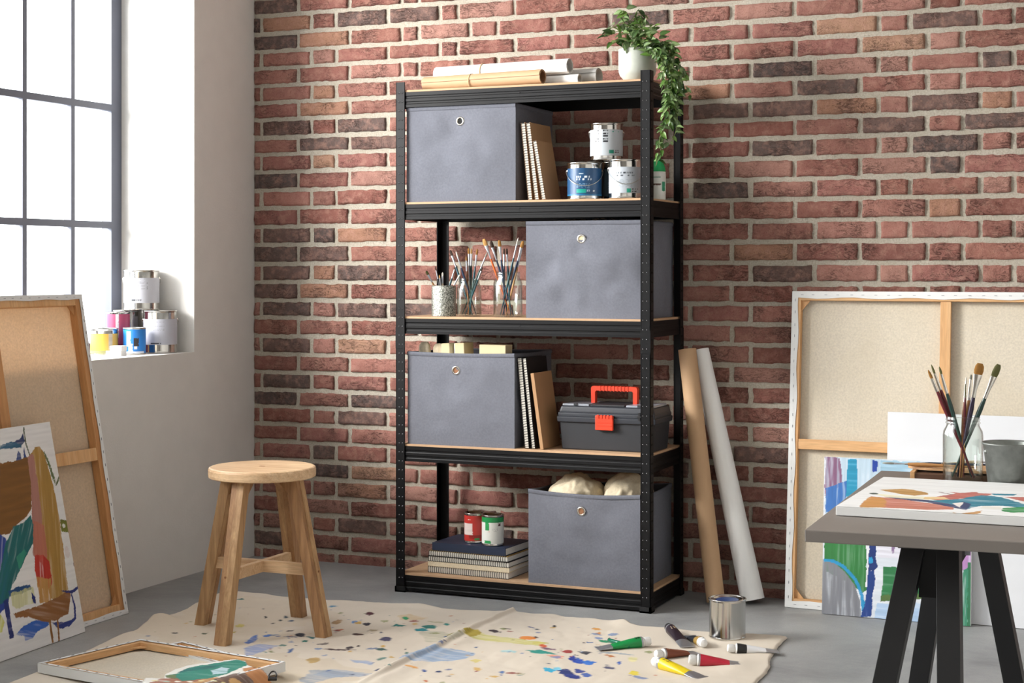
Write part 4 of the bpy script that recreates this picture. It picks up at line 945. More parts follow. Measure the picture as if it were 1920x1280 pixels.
MB().box((yb0.x-.045, yb0.y, .712), (yb0.x+.045, yb1.y, TZ-.0185), 0, None, .001).build('top_bar', 'legblack', t2)
MB().box((yb0.x-.016, yb0.y+.02, .635), (yb0.x+.016, yb1.y-.02, .712), 0, None, .001).build('cross_beam', 'legblack', t2)
for (k1, k2) in (('B', 'D'), ('A', 'C')):
    f = .43; pa = lw(*feet[k1], 0).lerp(lw(*tops[k1], TZ-.019), f*1.25-.05); pb = lw(*feet[k2], 0).lerp(lw(*tops[k2], TZ-.019), f*1.25-.05)
    if k1 == 'A': continue
    beamleg(pa, pb, .03, .02, (0, 1, 0)).build('stretcher', 'legblack', t2)
for kk in ('A', 'B'):
    c = lw(*tops[kk], .66); MB().box((c.x+.004, c.y-.012 if kk == 'B' else c.y+.01, .64), (c.x+.040, c.y-.010 if kk == 'B' else c.y+.012, .700), 0).build('bracket', 'alu', t2)

# painting lying on the table
o_ = onZ(1567, 966, TZ+.0006); u_ = onZ(1920, 987, TZ+.0006)-o_; pt = Plane(o_+Vector((0, 0, .0145)), u_, (0, 1, 0)); TW, TH_ = .66, .40
def D_table(ra):
    P = pt.P
    ra.poly([(-.1, -.1), (.8, -.1), (.8, .6), (-.1, .6)], '#dfe0e0', wob=0, streak=.2, a=.5)
    ra.poly(P(1648, 918, 1690, 916, 1712, 918, 1740, 924, 1742, 927, 1712, 929, 1690, 926), '#b58a4c', wob=.004, streak=.1)
    ra.poly(P(1615, 948, 1634, 930, 1662, 932, 1700, 937, 1740, 943, 1786, 949, 1790, 955, 1740, 955, 1690, 953, 1640, 951, 1612, 951), '#c07866', wob=.005, streak=.25)
    ra.poly(P(1608, 949, 1632, 931, 1655, 933, 1664, 940, 1660, 951, 1620, 951), '#c08a4a', wob=.005, streak=.35)
    ra.poly(P(1640, 925, 1690, 929, 1740, 931, 1740, 936, 1660, 932), '#e2dcb8', wob=.004, a=.8, streak=.3)
    ra.poly(P(1730, 935, 1790, 925, 1830, 924, 1860, 925, 1850, 932, 1800, 935, 1770, 938), '#b96a60', wob=.005, streak=.25)
    ra.poly(P(1733, 931, 1770, 931, 1780, 936, 1735, 936), '#dcc08c', streak=.3)
    ra.poly(P(1778, 922, 1800, 924, 1830, 922, 1835, 924, 1800, 927), '#b96a60', wob=.004)
    ra.poly(P(1660, 932, 1700, 934, 1740, 937, 1785, 944, 1815, 953, 1812, 956, 1780, 950, 1735, 941, 1690, 936), '#39466a', wob=.003, streak=.2)
    ra.poly(P(1740, 938, 1800, 935, 1840, 928, 1880, 932, 1905, 940, 1925, 945, 1925, 952, 1880, 948, 1840, 948, 1815, 954, 1790, 946), '#2c7d92', wob=.006, streak=.4)
    ra.poly(P(1805, 940, 1820, 944, 1815, 955, 1800, 950), '#2a3d66', wob=.003); ra.poly(P(1785, 943, 1806, 941, 1800, 951), '#e6dcd6', wob=.002)
    ra.poly(P(1880, 952, 1925, 950, 1960, 955, 1960, 960, 1900, 961, 1878, 957), '#2f8a4e', wob=.006, streak=.35)
    ra.poly(P(1838, 948, 1880, 950, 1880, 955, 1840, 953), '#e4e2da', wob=.004, streak=.4)
    ra.poly(P(1880, 931, 1940, 932, 1990, 938, 1990, 942, 1920, 940), '#b8685c', wob=.005, streak=.3); ra.poly(P(1860, 925, 1905, 926, 1900, 929, 1862, 928), '#2f7f95', wob=.003)
    ra.poly(P(1786, 960, 1800, 963, 1820, 960, 1840, 957, 1838, 962, 1815, 965, 1790, 964), '#b98a52', wob=.003, streak=.2)
    ra.blob(*pt.uv(1638, 925), .008, .010, '#4b5a50', wob=.004); ra.stroke(P(1760, 922, 1775, 925, 1786, 927), .004, '#7d5a58')
    ra.poly([(.42, .1), (.6, .12), (.6, .25), (.45, .2)], '#2f7d92', wob=.02, streak=.4)
painted('painted canvas lying flat on the grey table, orange, pink and teal strokes', pt, TW, TH_, .0142, D_table, '#e7e7e6', step=.0016)
# jar of big brushes, bucket, palette
JY = -2.115; jc = onY(1805.5, 900, JY)
jar('glass jar holding eight long artist brushes on the grey table', (jc.x, JY, TZ+.0005), .0355, .122)
GT = None
def bt(tx, ty, bx, by, hc, bc, w, fl, dy, txt, br, fer, hr=.0034, ferr='steel2'):
    p1 = onY(tx, ty, JY+dy); p0 = onY(bx, by, JY-dy*.5); p0.z = TZ+.011
    paintbrush(txt, p0, p1, 'h_'+hc, 'b_'+bc, w, fl, None, fer, br, hr, ferr, 0)
bt(1740, 693, 1828, 905, 'maroon', 'ochre', .0052, .8, .008, 'maroon brush with short ochre tip leaning furthest left in the table jar', .085, .12)
bt(1746, 683, 1826, 905, 'maroon', 'olive', .004, 1, .016, 'maroon brush with pointed brown tip second from left in the table jar', .085, .14)
bt(1761, 687, 1822, 903, 'dgreen', 'olive', .0042, 1, -.010, 'dark green brush with pointed olive tip third from left in the table jar', .07, .17)
bt(1810, 719, 1807, 906, 'maroon', 'olive', .0024, 1, -.002, 'very thin brush standing upright in the middle of the table jar', .15, .04, .002, 'h_maroon')
bt(1812, 706, 1800, 905, 'brownh', 'white', .0035, 1, .014, 'brush with white translucent tip behind the thin upright brush in the table jar', .05, .2)
bt(1821, 702, 1803, 905, 'tan', 'grey', .004, .6, .010, 'bare wooden handled brush partly behind the wide flat brush', .05, .2)
bt(1838, 681, 1795, 905, 'purple', 'ochre', .0155, .3, -.006, 'dark brush with a wide flat ochre bristle head in the table jar', .10, .20, .0042)
bt(1873, 683, 1785, 905, 'dgreen', 'olive', .0115, .45, .002, 'dark green brush with rounded olive head leaning furthest right in the table jar', .11, .19, .0040)
bc_ = onZ(1915, 905, TZ); t = thing('metal_bucket', 'small weathered zinc bucket at the right edge of the table', 'bucket', (2.335, -2.155, TZ+.0005))
b = MB(); b.lathe([(0, .001), (.034, .001), (.0345, 0), (.0355, .002), (.0445, .076), (.0462, .078), (.0468, .080), (.0462, .082), (.0445, .0815), (.0435, .079), (.034, .004), (0, .004)], 56); b.build('bucket_body', 'zinc', t)
M = T(-.0405, -.018, .066) @ R(PI/2, 'X') @ R(-1.1, 'Y'); MB().lathe([(.004, 0), (.003, .002), (0, .0025)], 12, 0, T(-.036, -.0225, .066) @ R(PI/2, 'X')).build('rivet', 'zinc', t)
t = thing('palette_box', 'low wooden painter\'s box with a pale end on the table behind the jar', 'box', (2.154, -2.105, TZ+.0005), math.radians(3))
MB().box((.003, 0, .001), (.20, .09, .012), 0, None, .001).build('box_body', mat('dark_wood', '#5e4130', .5), t); MB().box((0, -.0015, 0), (.008, .0915, .016), 0, None, .0008).build('end_piece', 'pinex', t)
t = thing('palette', 'thin wooden palette with a thumb hole resting on the painter\'s box', 'palette', (2.142, -2.10, TZ+.0167), math.radians(3))
b = MB(); outl = []
for i in range(56):
    a = 2*PI*i/56; rx, ry = .108, .062; k = 1-.10*math.exp(-((a-4.3)/.35)**2)*2
    outl.append((.108+rx*math.cos(a)*k, .062+ry*math.sin(a)*k))
hx = [(.172+.016*math.cos(2*PI*i/28*1.0), .062+.013*math.sin(2*PI*i/28)) for i in range(28)]
n = 56; vs = []; 
for z in (0, .0045): vs += [(x, y, z) for x, y in outl]+[(x, y, z) for x, y in hx]
fs = []
for z in (0, 1):
    o = z*84
    for i in range(56): 
        j = i//2; j2 = ((i+1)//2) % 28
        f = (o+i, o+(i+1) % 56, o+56+j2) if j == j2 % 28 else (o+i, o+(i+1) % 56, o+56+j2, o+56+j)
        fs.append(f)
for i in range(56): fs.append((i, (i+1) % 56, (i+1) % 56+84, i+84))
for i in range(28): fs.append((56+i, 56+(i+1) % 28, 140+(i+1) % 28, 140+i))
b.add(vs, fs, 0); b.build('palette_board', wood('palette_wood', '#c9976a', '#dcb58a', 0, 10, .45), t)
zp = TZ+.0167+.0045
paintbrush('flat brush with pale fan bristles lying on the palette, pointing left', (2.27, -2.075, zp+.005), (2.098, -2.075, zp+.005), 'h_tan', 'b_grey', .013, .25, None, .14, .13)
paintbrush('slim dark blue brush lying across the palette', (2.30, -2.03, zp+.006), (2.135, -2.068, zp+.004), 'h_dblue', 'b_tan', .003, 1, None, .1, .06)
paintbrush('brush with long olive bristles lying behind the jar, pointing right', (2.20, -2.055, zp+.006), (2.325, -2.01, zp+.012), 'h_cream', 'b_olive', .009, .5, None, .12, .32)

# ------------------------------------------------------------------ drop cloth
Yb = [(-.53, -.33), (-.5, -.268), (-.42, -.256), (-.372, -.259), (-.25, -.268), (-.155, -.265), (-.067, -.237), (.05, -.222), (.146, -.213), (.22, -.238), (.3, -.242), (.42, -.205), (.515, -.182), (.55, -.2), (.62, -.186), (.696, -.18), (.80, -.172), (.907, -.177), (.95, -.215), (.988, -.222), (1.08, -.208), (1.159, -.213), (1.3, -.195), (1.46, -.185)]
XLf = [(-.18, -.53), (-.4, -.52), (-.57, -.488), (-.73, -.502), (-.9, -.437), (-1.1, -.433), (-1.37, -.392), (-1.45, -.385), (-2.0, -.33)]
XRf = [(-.18, 1.45), (-.3, 1.455), (-.5, 1.472), (-.62, 1.50), (-.752, 1.507), (-1.2, 1.53), (-2.0, 1.58)]
def interp(L, x): return float(np.interp(x, [a for a, _ in L], [b for _, b in L]))
X_R = lambda y: float(np.interp(-y, [-a for a, _ in XRf], [b for _, b in XRf])); X_L = lambda y: float(np.interp(-y, [-a for a, _ in XLf], [b for _, b in XLf]))
nu, nv = 400, 330; u = np.linspace(0, 1, nu+1); v = np.linspace(0, 1, nv+1); U, V = np.meshgrid(u, v)
y0 = -1.95
Yg = y0+(-.215-y0)*V; Xl = np.vectorize(X_L)(Yg); Xr = np.vectorize(X_R)(Yg); Xg = Xl+(Xr-Xl)*U
Ybk = np.interp(Xg, [a for a, _ in Yb], [b for _, b in Yb]); Yg = y0+(Ybk-y0)*V
Xg = Xg+.006*fbm(Yg*25, Yg*3, 2)*np.exp(-np.minimum(U, 1-U)*60)
cn = fbm(Xg*2.2, Yg*1.6, 4)
Hh = .0035+.013*np.clip(fbm(Xg*5+3, Yg*3.1, 4)+.1, 0, 1)+.004*np.clip(fbm(Xg*16+9, Yg*12, 3), 0, 1)
fx = .528+.010*(Yg+.6)+.01*fbm(Yg*4, Yg*0, 2); dd = Xg-fx; Hh += .016*np.exp(-(dd/.012)**2)*np.clip((Yg+1.35)/.3, 0, 1)+.006*np.exp(-(np.abs(dd-.03)/.03)**2)
for (cx, cy, rx, ry, hh) in ((-.47, -.74, .05, .03, .02), (.93, -.2, .04, .04, .014), (1.40, -.62, .05, .10, .016), (.24, -.24, .07, .03, .012), (-.30, -1.28, .1, .04, .01)):
    Hh += hh*np.exp(-((Xg-cx)/rx)**2-((Yg-cy)/ry)**2)
for (fx_, fy_) in ((-.311, -.742), (.135, -.742), (-.088, -.965), (-.088, -.519)):
    k = np.exp(-(((Xg-fx_)**2+(Yg-fy_)**2)/.045**2)**2); Hh = Hh*(1-k)+.0022*k
k = np.clip((Xg-.9)/.1, 0, 1)*np.clip((Yg+.85)/.1, 0, 1)*.55; Hh = Hh*(1-k)+.003*k
k = np.clip((.3-Xg)/.1, 0, 1)*np.clip((-Yg-1.02)/.08, 0, 1)*.75; Hh = Hh*(1-k)+.003*k
Hh = Hh+.0015
ed = np.minimum(np.minimum(U, 1-U)*2, (1-V)*1.6); Hh = np.where(ed < .004, Hh*.25, Hh)
ra = Raster(Xg, Yg, '#d6cbbb')
fp = lambda *xy: [tuple(onZ(xy[i], xy[i+1])[:2]) for i in range(0, len(xy), 2)]
for i in range(6):
    ra.blob(random.uniform(-.4, 1.4), random.uniform(-1.4, -.3), .3, .2, random.choice(('#d2c4ae', '#ddd3c4', '#cbbca4')), a=.5, wob=.15, ws=6, var=0)
S = ra.stroke; kw = dict(wob=.012, ws=30)
ra.poly(fp(755, 1232, 800, 1222, 850, 1222, 890, 1228, 870, 1240, 820, 1246, 770, 1246, 735, 1248), '#8ba6c6', streak=.5, a=.85, **kw)
ra.poly(fp(455, 1220, 480, 1212, 522, 1214, 500, 1224, 480, 1232, 462, 1234), '#8d9cc4', streak=.6, a=.85, **kw); ra.poly(fp(458, 1208, 470, 1200, 484, 1194, 480, 1204, 466, 1212), '#5f79b4', streak=.4, **kw)
ra.poly(fp(590, 1268, 620, 1258, 660, 1262, 700, 1266, 680, 1272, 620, 1274), '#98a2b2', streak=.5, a=.9, **kw); ra.poly(fp(560, 1280, 580, 1262, 620, 1260, 660, 1268, 620, 1276, 580, 1286), '#8f9aa8', streak=.5, a=.8, **kw)
ra.poly(fp(655, 1240, 700, 1246, 698, 1250, 660, 1246), '#9aa9c6', streak=.3, a=.9, **kw)
ra.poly(fp(785, 1190, 830, 1190, 870, 1200, 840, 1212, 800, 1210, 790, 1200), '#b9b5a0', streak=.5, a=.8, **kw); ra.poly(fp(745, 1160, 765, 1156, 800, 1162, 790, 1168, 750, 1168), '#c9ac7c', streak=.4, a=.6, **kw)
ra.poly(fp(870, 1198, 905, 1196, 960, 1204, 1030, 1213, 1020, 1218, 950, 1212, 890, 1205), '#c3bd72', streak=.5, a=.9, **kw); ra.poly(fp(838, 1196, 855, 1192, 862, 1200, 840, 1202), '#8f8444', **kw)
ra.poly(fp(868, 1196, 900, 1190, 903, 1196, 880, 1202), '#a8953f', **kw)
for (x, y, w, h, c) in ((762, 1164, 6, 3, '#1f8a5c'), (748, 1178, 14, 2.6, '#17716a'), (805, 1180, 14, 3.4, '#146c66'), (790, 1186, 14, 3.5, '#1d7e88'), (838, 1174, 6, 2, '#1b7f77'), (693, 1155, 10, 3.5, '#4e1d28'), (688, 1174, 7, 2.4, '#2b2937'), (665, 1170, 6, 3, '#5f8fc6'), (722, 1204, 11, 4, '#3d3a5a'), (715, 1192, 4, 1.2, '#22324f'), (988, 1203, 17, 4.5, '#d8843a'), (1006, 1201, 6, 1.6, '#4a2b2a'),
   (1018, 1218, 7, 2.5, '#c04e30'), (1015, 1229, 26, 3.2, '#2f9184'), (1062, 1227, 10, 2.4, '#a04040'), (1040, 1236, 16, 2.2, '#d8927a'), (1030, 1222, 14, 1.6, '#7a5a6a'), (1085, 1243, 12, 4.5, '#1c48a8'), (1104, 1246, 14, 3.6, '#2f6fc4'), (1072, 1238, 8, 4, '#2a3f96'), (1030, 1260, 12, 4, '#37a6c8'), (1060, 1264, 14, 5, '#2a3570'), (1075, 1272, 14, 4, '#1f2f7c'), (1085, 1262, 10, 4, '#2b3c88'),
   (1045, 1258, 10, 2.4, '#7fc4da'), (795, 1262, 5, 2.6, '#32508e'), (823, 1263, 7, 2, '#2c3c66'), (588, 1242, 11, 5, '#b79a66'), (545, 1224, 5, 5, '#4b6596'), (570, 1206, 7, 2, '#2c6f64'), (583, 1199, 8, 2, '#2a6a70'), (562, 1195, 10, 4, '#2b3040'), (545, 1200, 16, 1.5, '#6a7288'), (545, 1168, 5, 1.2, '#3c5470'), (498, 1160, 3, 2, '#26262c'), (512, 1172, 3, 2, '#26262c'), (526, 1166, 5, 1.4, '#2c3c3c'), (535, 1160, 4, 2.6, '#3a4a54'),
   (450, 1176, 10, 3, '#c9bb70'), (438, 1190, 4, 3, '#b8a25a'), (384, 1193, 5, 2.4, '#5a6048'), (510, 1195, 10, 2, '#7a869c'), (502, 1196, 7, 3.2, '#4a70b4'), (630, 1222, 32, 1.6, '#4a3838'), (655, 1220, 7, 2.4, '#3b3138'), (672, 1217, 5, 1.6, '#3a2c2c'), (713, 1224, 12, 1.8, '#3c5a58'), (672, 1193, 13, 2, '#4a3028'), (632, 1170, 8, 6, '#a88a66'), (625, 1140, 8, 1.6, '#5f8aa8'), (1120, 1183, 9, 2, '#d09850'), (1122, 1191, 7, 3, '#c98a48'),
   (995, 1182, 6, 1.2, '#3a4a7c'), (1005, 1185, 5, 1.2, '#2c3c4c'), (952, 1186, 5, 1.2, '#5c4c44'), (1040, 1177, 3, 3, '#2b2b30'), (892, 1219, 5, 1.4, '#3f567c'), (1098, 1228, 10, 3, '#3a3a44'), (1065, 1226, 9, 2.6, '#9c3b38'), (1145, 1256, 10, 2.6, '#4a4a66'), (1187, 1267, 10, 5, '#d8c440'), (1200, 1275, 12, 3, '#8590b0'), (1160, 1246, 4, 3, '#2f5aa8'), (1143, 1233, 8, 2.4, '#b07040'), (1185, 1240, 8, 5, '#d8cf9a'), (1100, 1270, 10, 3, '#4a64a8'),
   (1152, 1228, 30, 1.6, '#98a0a8'), (1010, 1213, 10, 2, '#c9bf6a'), (893, 1243, 8, 3, '#d8c884'), (770, 1256, 12, 2, '#d8a060'), (955, 1228, 14, 3, '#a9c8c8'), (700, 1185, 9, 1.6, '#9a8c70'), (818, 1170, 16, 2, '#c0b89c'), (1136, 1206, 16, 2, '#2c8a62')):
    dx = w*.00164; cx, cy = onZ(x, y)[:2]; dy = abs(onZ(x, y-h)[1]-onZ(x, y+h)[1])*.5
    ra.poly([(cx+dx*math.cos(q)*(1+.3*random.uniform(-1, 1))-.40*dy*math.sin(q), cy+dy*math.sin(q)*(1+.25*random.uniform(-1, 1))+.1*dx*math.cos(q)) for q in [i*PI/7 for i in range(14)]], c, wob=.010, ws=45, var=.15, streak=.1)
pc = ['#2b3a5c', '#3a2e34', '#5f7fae', '#2c6f68', '#8a3b34', '#c9a04c', '#2f2f38', '#7f8fb4', '#4a6a9c', '#b8663c', '#8a8f60', '#2c4f8c']
for i in range(330):
    x = random.uniform(-.42, 1.3); y = -1.6+random.random()**.7*1.3; 
    if x > 1.0 and random.random() < .7: continue
    if y > -.4 and random.random() < .55: continue
    if x < .0 and random.random() < .45: continue
    s = random.choice((.002, .003, .003, .004, .006, .009)); ra.blob(x, y, s*random.uniform(.8, 1.8), s*random.uniform(.8, 2.5), random.choice(pc), ang=random.uniform(0, 3), wob=s*1.2, ws=120, a=random.uniform(.6, 1))
b = MB(); b.v = list(zip(Xg.ravel().tolist(), Yg.ravel().tolist(), Hh.ravel().tolist()))
b.f = [(j*(nu+1)+i, j*(nu+1)+i+1, (j+1)*(nu+1)+i+1, (j+1)*(nu+1)+i) for j in range(nv) for i in range(nu)]; b.m = [0]*len(b.f); b.sm = [True]*len(b.f)
dc = b.build('drop_cloth', 'clothcol', cols=ra.c.reshape(-1, 3), fix=False)
so = dc.modifiers.new('cloth_thickness', 'SOLIDIFY'); so.thickness = .0012; so.offset = 1
tag(dc, 'paint-splattered cream canvas drop cloth spread over the concrete floor under the stool', 'drop cloth')

# ------------------------------------------------------------------ tin and tubes on the cloth
zc = .0065
paint_can('open shiny metal tin without label standing on the drop cloth corner by paint tubes', (1.283, -.262, .0062), .0565, .121, None, None, blue=True, name='paint_tin', cat='paint tin')
def tube_(label, cap, end, r, main, cap_m='cap', z=.0, band=None, words=None, roll=0.):
    p0 = Vector((cap[0], cap[1], zc+z+r)); p1 = Vector((end[0], end[1], zc+.004+z)); d = p1-p0; L = d.length; d = d.normalized()
    s = d.cross(Vector((0, 0, 1))).normalized(); n = s.cross(d)
    o = thing('paint_tube', label, 'paint tube', M=frame(p0, s, n, d)); cl = .020; nseg = 28; NV = 26
    K.setdefault('tc'+main, mat('tube_'+main.strip('#'), main, .35)); mm = [K['tc'+main], K['alu'], K[band] if band else K['alu']]
    b = MB(); vs = []; mi = []
    for j in range(NV+1):
        v = j/NV; z_ = cl+.006+(L-cl-.006)*v; k = max(0, (v-.05)/.95); a = r*(1+.33*k); c = r*(1-k**1.15)+.0007
        a *= 1+.03*math.sin(v*9)
        for i in range(nseg): t_ = 2*PI*i/nseg; vs.append((a*math.cos(t_), c*math.sin(t_)+.05*r*math.sin(v*11+i)*k, z_))
    for j in range(NV):
        v = (j+.5)/NV; m = 2 if (band and v < .22) else (0 if .04 < v < .70 else 1)
        b.add([], [], 0)
        for i in range(nseg):
            l = (i+1) % nseg; b.f.append((j*nseg+i, j*nseg+l, (j+1)*nseg+l, (j+1)*nseg+i)); b.m.append(m); b.sm.append(True)
    b.v = vs; body = b.build('tube_body', mm, o)
    b = MB(); b.lathe([(r*1.0, cl+.0062), (r*.96, cl+.004), (r*.5, cl), (0, cl)], 28); b.build('shoulder', 'cap', o)
    b = MB(); b.lathe([(0, -.001), (r*.66, -.001), (r*.72, .001), (r*.78, cl-.001), (r*.6, cl+.001), (0, cl+.001)], 28)
    for i in range(20): a = 2*PI*i/20; b.box((-.0004, r*.72, .002), (.0004, r*.80, cl-.003), 0, R(a, 'Z'))
    b.build('cap', cap_m, o)
    MB().box((-r*1.36, -.0012, L-.008), (r*1.36, .0012, L+.001), 0, None, .0004).build('crimp', 'alu', o)
    if words:
        b = MB(); rr = random.Random(4)
        for q, (za, zb, col) in enumerate(words):
            for i in range(10):
                t_ = PI/2+(-.75+.15*i)
                if rr.random() < .25: continue
                for zz in (za, (za+zb)/2):
                    v = (zz-cl-.006)/(L-cl-.006); k = max(0, (v-.05)/.95); a = r*(1+.33*k)+.0004; c = r*(1-k**1.15)+.0013
                    b.add([(a*math.cos(t_+e), c*math.sin(t_+e), zz+f) for e, f in ((0, 0), (.11, 0), (.11, (zb-za)*.35), (0, (zb-za)*.35))], [(0, 1, 2, 3)])
        b.build('printed_words', words[0][2], o)
    return o
tube_('green paint tube with white cap, furthest left on the drop cloth', (1.105, -.478), (.975, -.585), .0165, '#0f8a45', words=[(.035, .05, 'blackcover')])
tube_('dark purple paint tube lying near the tin, its cap pointing to the shelf', (1.095, -.27), (1.215, -.455), .0165, '#2a1f28', 'blackcover', words=[(.05, .075, 'h_cream')])
tube_('short paint tube with ochre band and black label near the metal tin', (1.262, -.44), (1.175, -.31), .0155, '#22242a', 'cap', words=[(.03, .04, 'h_cream')], band='goldcover')
tube_('brown paint tube partly hidden behind the red and yellow tubes', (1.172, -.625), (1.262, -.515), .0150, '#7a3f28', words=[(.035, .045, 'h_cream')])
tube_('white paint tube with black band beside the metal tin, nearest the cloth corner', (1.343, -.468), (1.478, -.405), .0150, '#e3e4e6', band='blackcover')
tube_('red paint tube with white cap in front of the brown tube', (1.282, -.655), (1.425, -.600), .0170, '#b52238')
tube_('yellow paint tube with white cap, nearest to the camera on the cloth', (1.196, -.715), (1.365, -.800), .0170, '#e0c61e', words=[(.04, .07, 'h_dblue')])
t = thing('paint_squeeze', 'squeezed-out dark green paint beside the green tube', 'paint', (1.01, -.51, zc+.004))
MB().tube(path([(-.04, .05, .004), (-.03, .02, .006), (.0, .0, .006), (.03, -.01, .005), (.05, -.03, .003)], 18), [.003+.004*math.sin(PI*i/18) for i in range(19)], 10).build('paint_bead', mat('green_paint', '#0f6a50', .2), t)

# ------------------------------------------------------------------ frames on the floor, lower left
def floorframe(label, o, u, vdir, w, h, tk, z, bar):
    # lies face down: back of the canvas looks up
    u = Vector(u).normalized(); n = Vector((0, 0, 1)); v = n.cross(u)
    M = frame((o[0], o[1], z+tk), u, Vector((0, 0, -1)), v)
    return M
A = Vector((-.370, -1.466)); B = Vector((-.284, -1.105)); ab = (B-A); u2 = Vector((ab.y, -ab.x)).normalized()
def ffr(label, corner, vdir, w, h, tk, z, bar, lin_='linen', tilt=0.):
    v = Vector((*vdir, 0)).normalized(); u = (v.cross(Vector((0, 0, 1)))+Vector((0, 0, tilt))).normalized(); n = u.cross(v); M = frame((corner[0], corner[1], z), u, -n, v) @ T(0, -tk, 0)
    return stretched_back('stretched_canvas', label, M, w, h, tk, bar=bar, marg=.010, lin_=lin_)
ffr('stretched canvas frame lying face down on the drop cloth, nearest the left edge', A, ab, .60, ab.length, .026, .0075, .026, tilt=.03)
B2 = Vector((-.176, -1.048)); C2 = Vector((.188, -1.175)); u3 = (C2-B2).normalized(); v3 = Vector((-u3.y, u3.x))
K2 = .09; ffr('smaller face-down canvas frame partly under the painted sheet, nearer the stool', B2-v3*K2, v3, (C2-B2).length, K2, .018, .0075, .016)
# painted sheet across both frames
zs_ = .052; sp = lambda *xy: [onZ(xy[i], xy[i+1], zs_) for i in range(0, len(xy), 2)]
outl = sp(262, 1282, 272, 1270, 305, 1271, 312, 1262, 345, 1248, 372, 1243, 400, 1240, 440, 1235, 462, 1238, 465, 1246, 478, 1250, 500, 1256, 520, 1262, 540, 1275, 545, 1290)
outl += [Vector((.40, -1.75, zs_)), Vector((.02, -1.85, zs_)), Vector((-.05, -1.66, zs_))]
xs = [p.x for p in outl]; ys_ = [p.y for p in outl]; x0_, x1_, y0_, y1_ = min(xs), max(xs), min(ys_), max(ys_)
t = thing('painted_sheet', 'torn painted sheet with a teal stroke lying across the two floor frames', 'painting', (x0_, y0_, 0))
st = .003; nx = int((x1_-x0_)/st); ny = int((y1_-y0_)/st); X, Y = np.meshgrid(np.linspace(x0_, x1_, nx+1), np.linspace(y0_, y1_, ny+1))
ra = Raster(X, Y, '#e2dfd8'); sq = lambda *xy: [tuple(p[:2]) for p in sp(*xy)]
msk = ra._mask([(p.x, p.y) for p in outl], .006, 30)
ra.poly(sq(300, 1300, 310, 1276, 360, 1272, 440, 1268, 560, 1280, 560, 1420, 250, 1420), '#b98a58', streak=.3, wob=.01)
ra.poly(sq(380, 1280, 440, 1262, 500, 1258, 545, 1272, 545, 1290, 400, 1290), '#6f5a50', streak=.4, wob=.01); ra.poly(sq(430, 1270, 500, 1268, 540, 1276, 520, 1300, 430, 1290), '#c9a06a', streak=.3, wob=.01)
ra.poly(sq(250, 1290, 300, 1272, 360, 1268, 380, 1274, 300, 1290), '#9a5f48', streak=.5, wob=.01); ra.poly(sq(455, 1252, 480, 1250, 520, 1262, 500, 1268, 460, 1262), '#b98052', streak=.2, wob=.006)
ra.poly(sq(308, 1266, 335, 1262, 350, 1252, 380, 1246, 420, 1240, 445, 1236, 462, 1240, 462, 1247, 440, 1256, 430, 1262, 390, 1272, 340, 1276, 330, 1270), '#17806f', streak=.15, ang=.2, wob=.005)
ra.poly(sq(330, 1262, 350, 1254, 400, 1246, 420, 1246, 380, 1256), '#0e6a66', streak=.3, wob=.004); ra.poly(sq(395, 1258, 415, 1250, 430, 1252, 425, 1262, 400, 1264), '#b7cfd8', streak=.4, wob=.004)
ra.poly(sq(310, 1266, 330, 1264, 330, 1272, 312, 1270), '#5f7044', wob=.003)
for i in range(7): ra.blob(*sq(290+i*22, 1277+random.uniform(-2, 2))[0], .010, .006, random.choice(('#e8e6da', '#d8cf9a', '#a8cfc4')), wob=.004)
b = MB(); un = u2; vn = ab.normalized(); ca_ = (X-A.x)*un.x+(Y-A.y)*un.y; cb_ = (X-A.x)*vn.x+(Y-A.y)*vn.y
out_ = np.clip(np.maximum(-cb_, ca_-.60)/.07, 0, 1); out_ = out_*out_*(3-2*out_)
zz = zs_-.0015-.037*out_+.004*np.clip(fbm(X*9, Y*9, 3), 0, 1)
b.v = list(zip((X-x0_).ravel().tolist(), (Y-y0_).ravel().tolist(), zz.ravel().tolist()))
b.f = [(j*(nx+1)+i, j*(nx+1)+i+1, (j+1)*(nx+1)+i+1, (j+1)*(nx+1)+i) for j in range(ny) for i in range(nx) if msk[j, i] and msk[j+1, i+1] and msk[j, i+1] and msk[j+1, i]]; b.m = [0]*len(b.f); b.sm = [True]*len(b.f)
o = b.build('sheet', 'paint', t, cols=ra.c.reshape(-1, 3), fix=False); so = o.modifiers.new('paper_thickness', 'SOLIDIFY'); so.thickness = .0012; so.offset = 1
t = thing('binder_clip', 'black clip on the edge of the painted sheet on the floor', 'clip', M=Matrix.Translation(onZ(511, 1270, .060)) @ R(.5, 'Z'))
MB().tube(path([(-.008, 0, 0), (-.010, .01, .004), (-.004, .03, .008), (.004, .032, .008), (.010, .012, .004), (.008, 0, 0)], 20), .002, 8).build('wire_loop', 'blackplastic', t); MB().box((-.012, -.012, -.006), (.012, .004, .001), 0, None, .0015).build('clip_body', 'blackplastic', t)

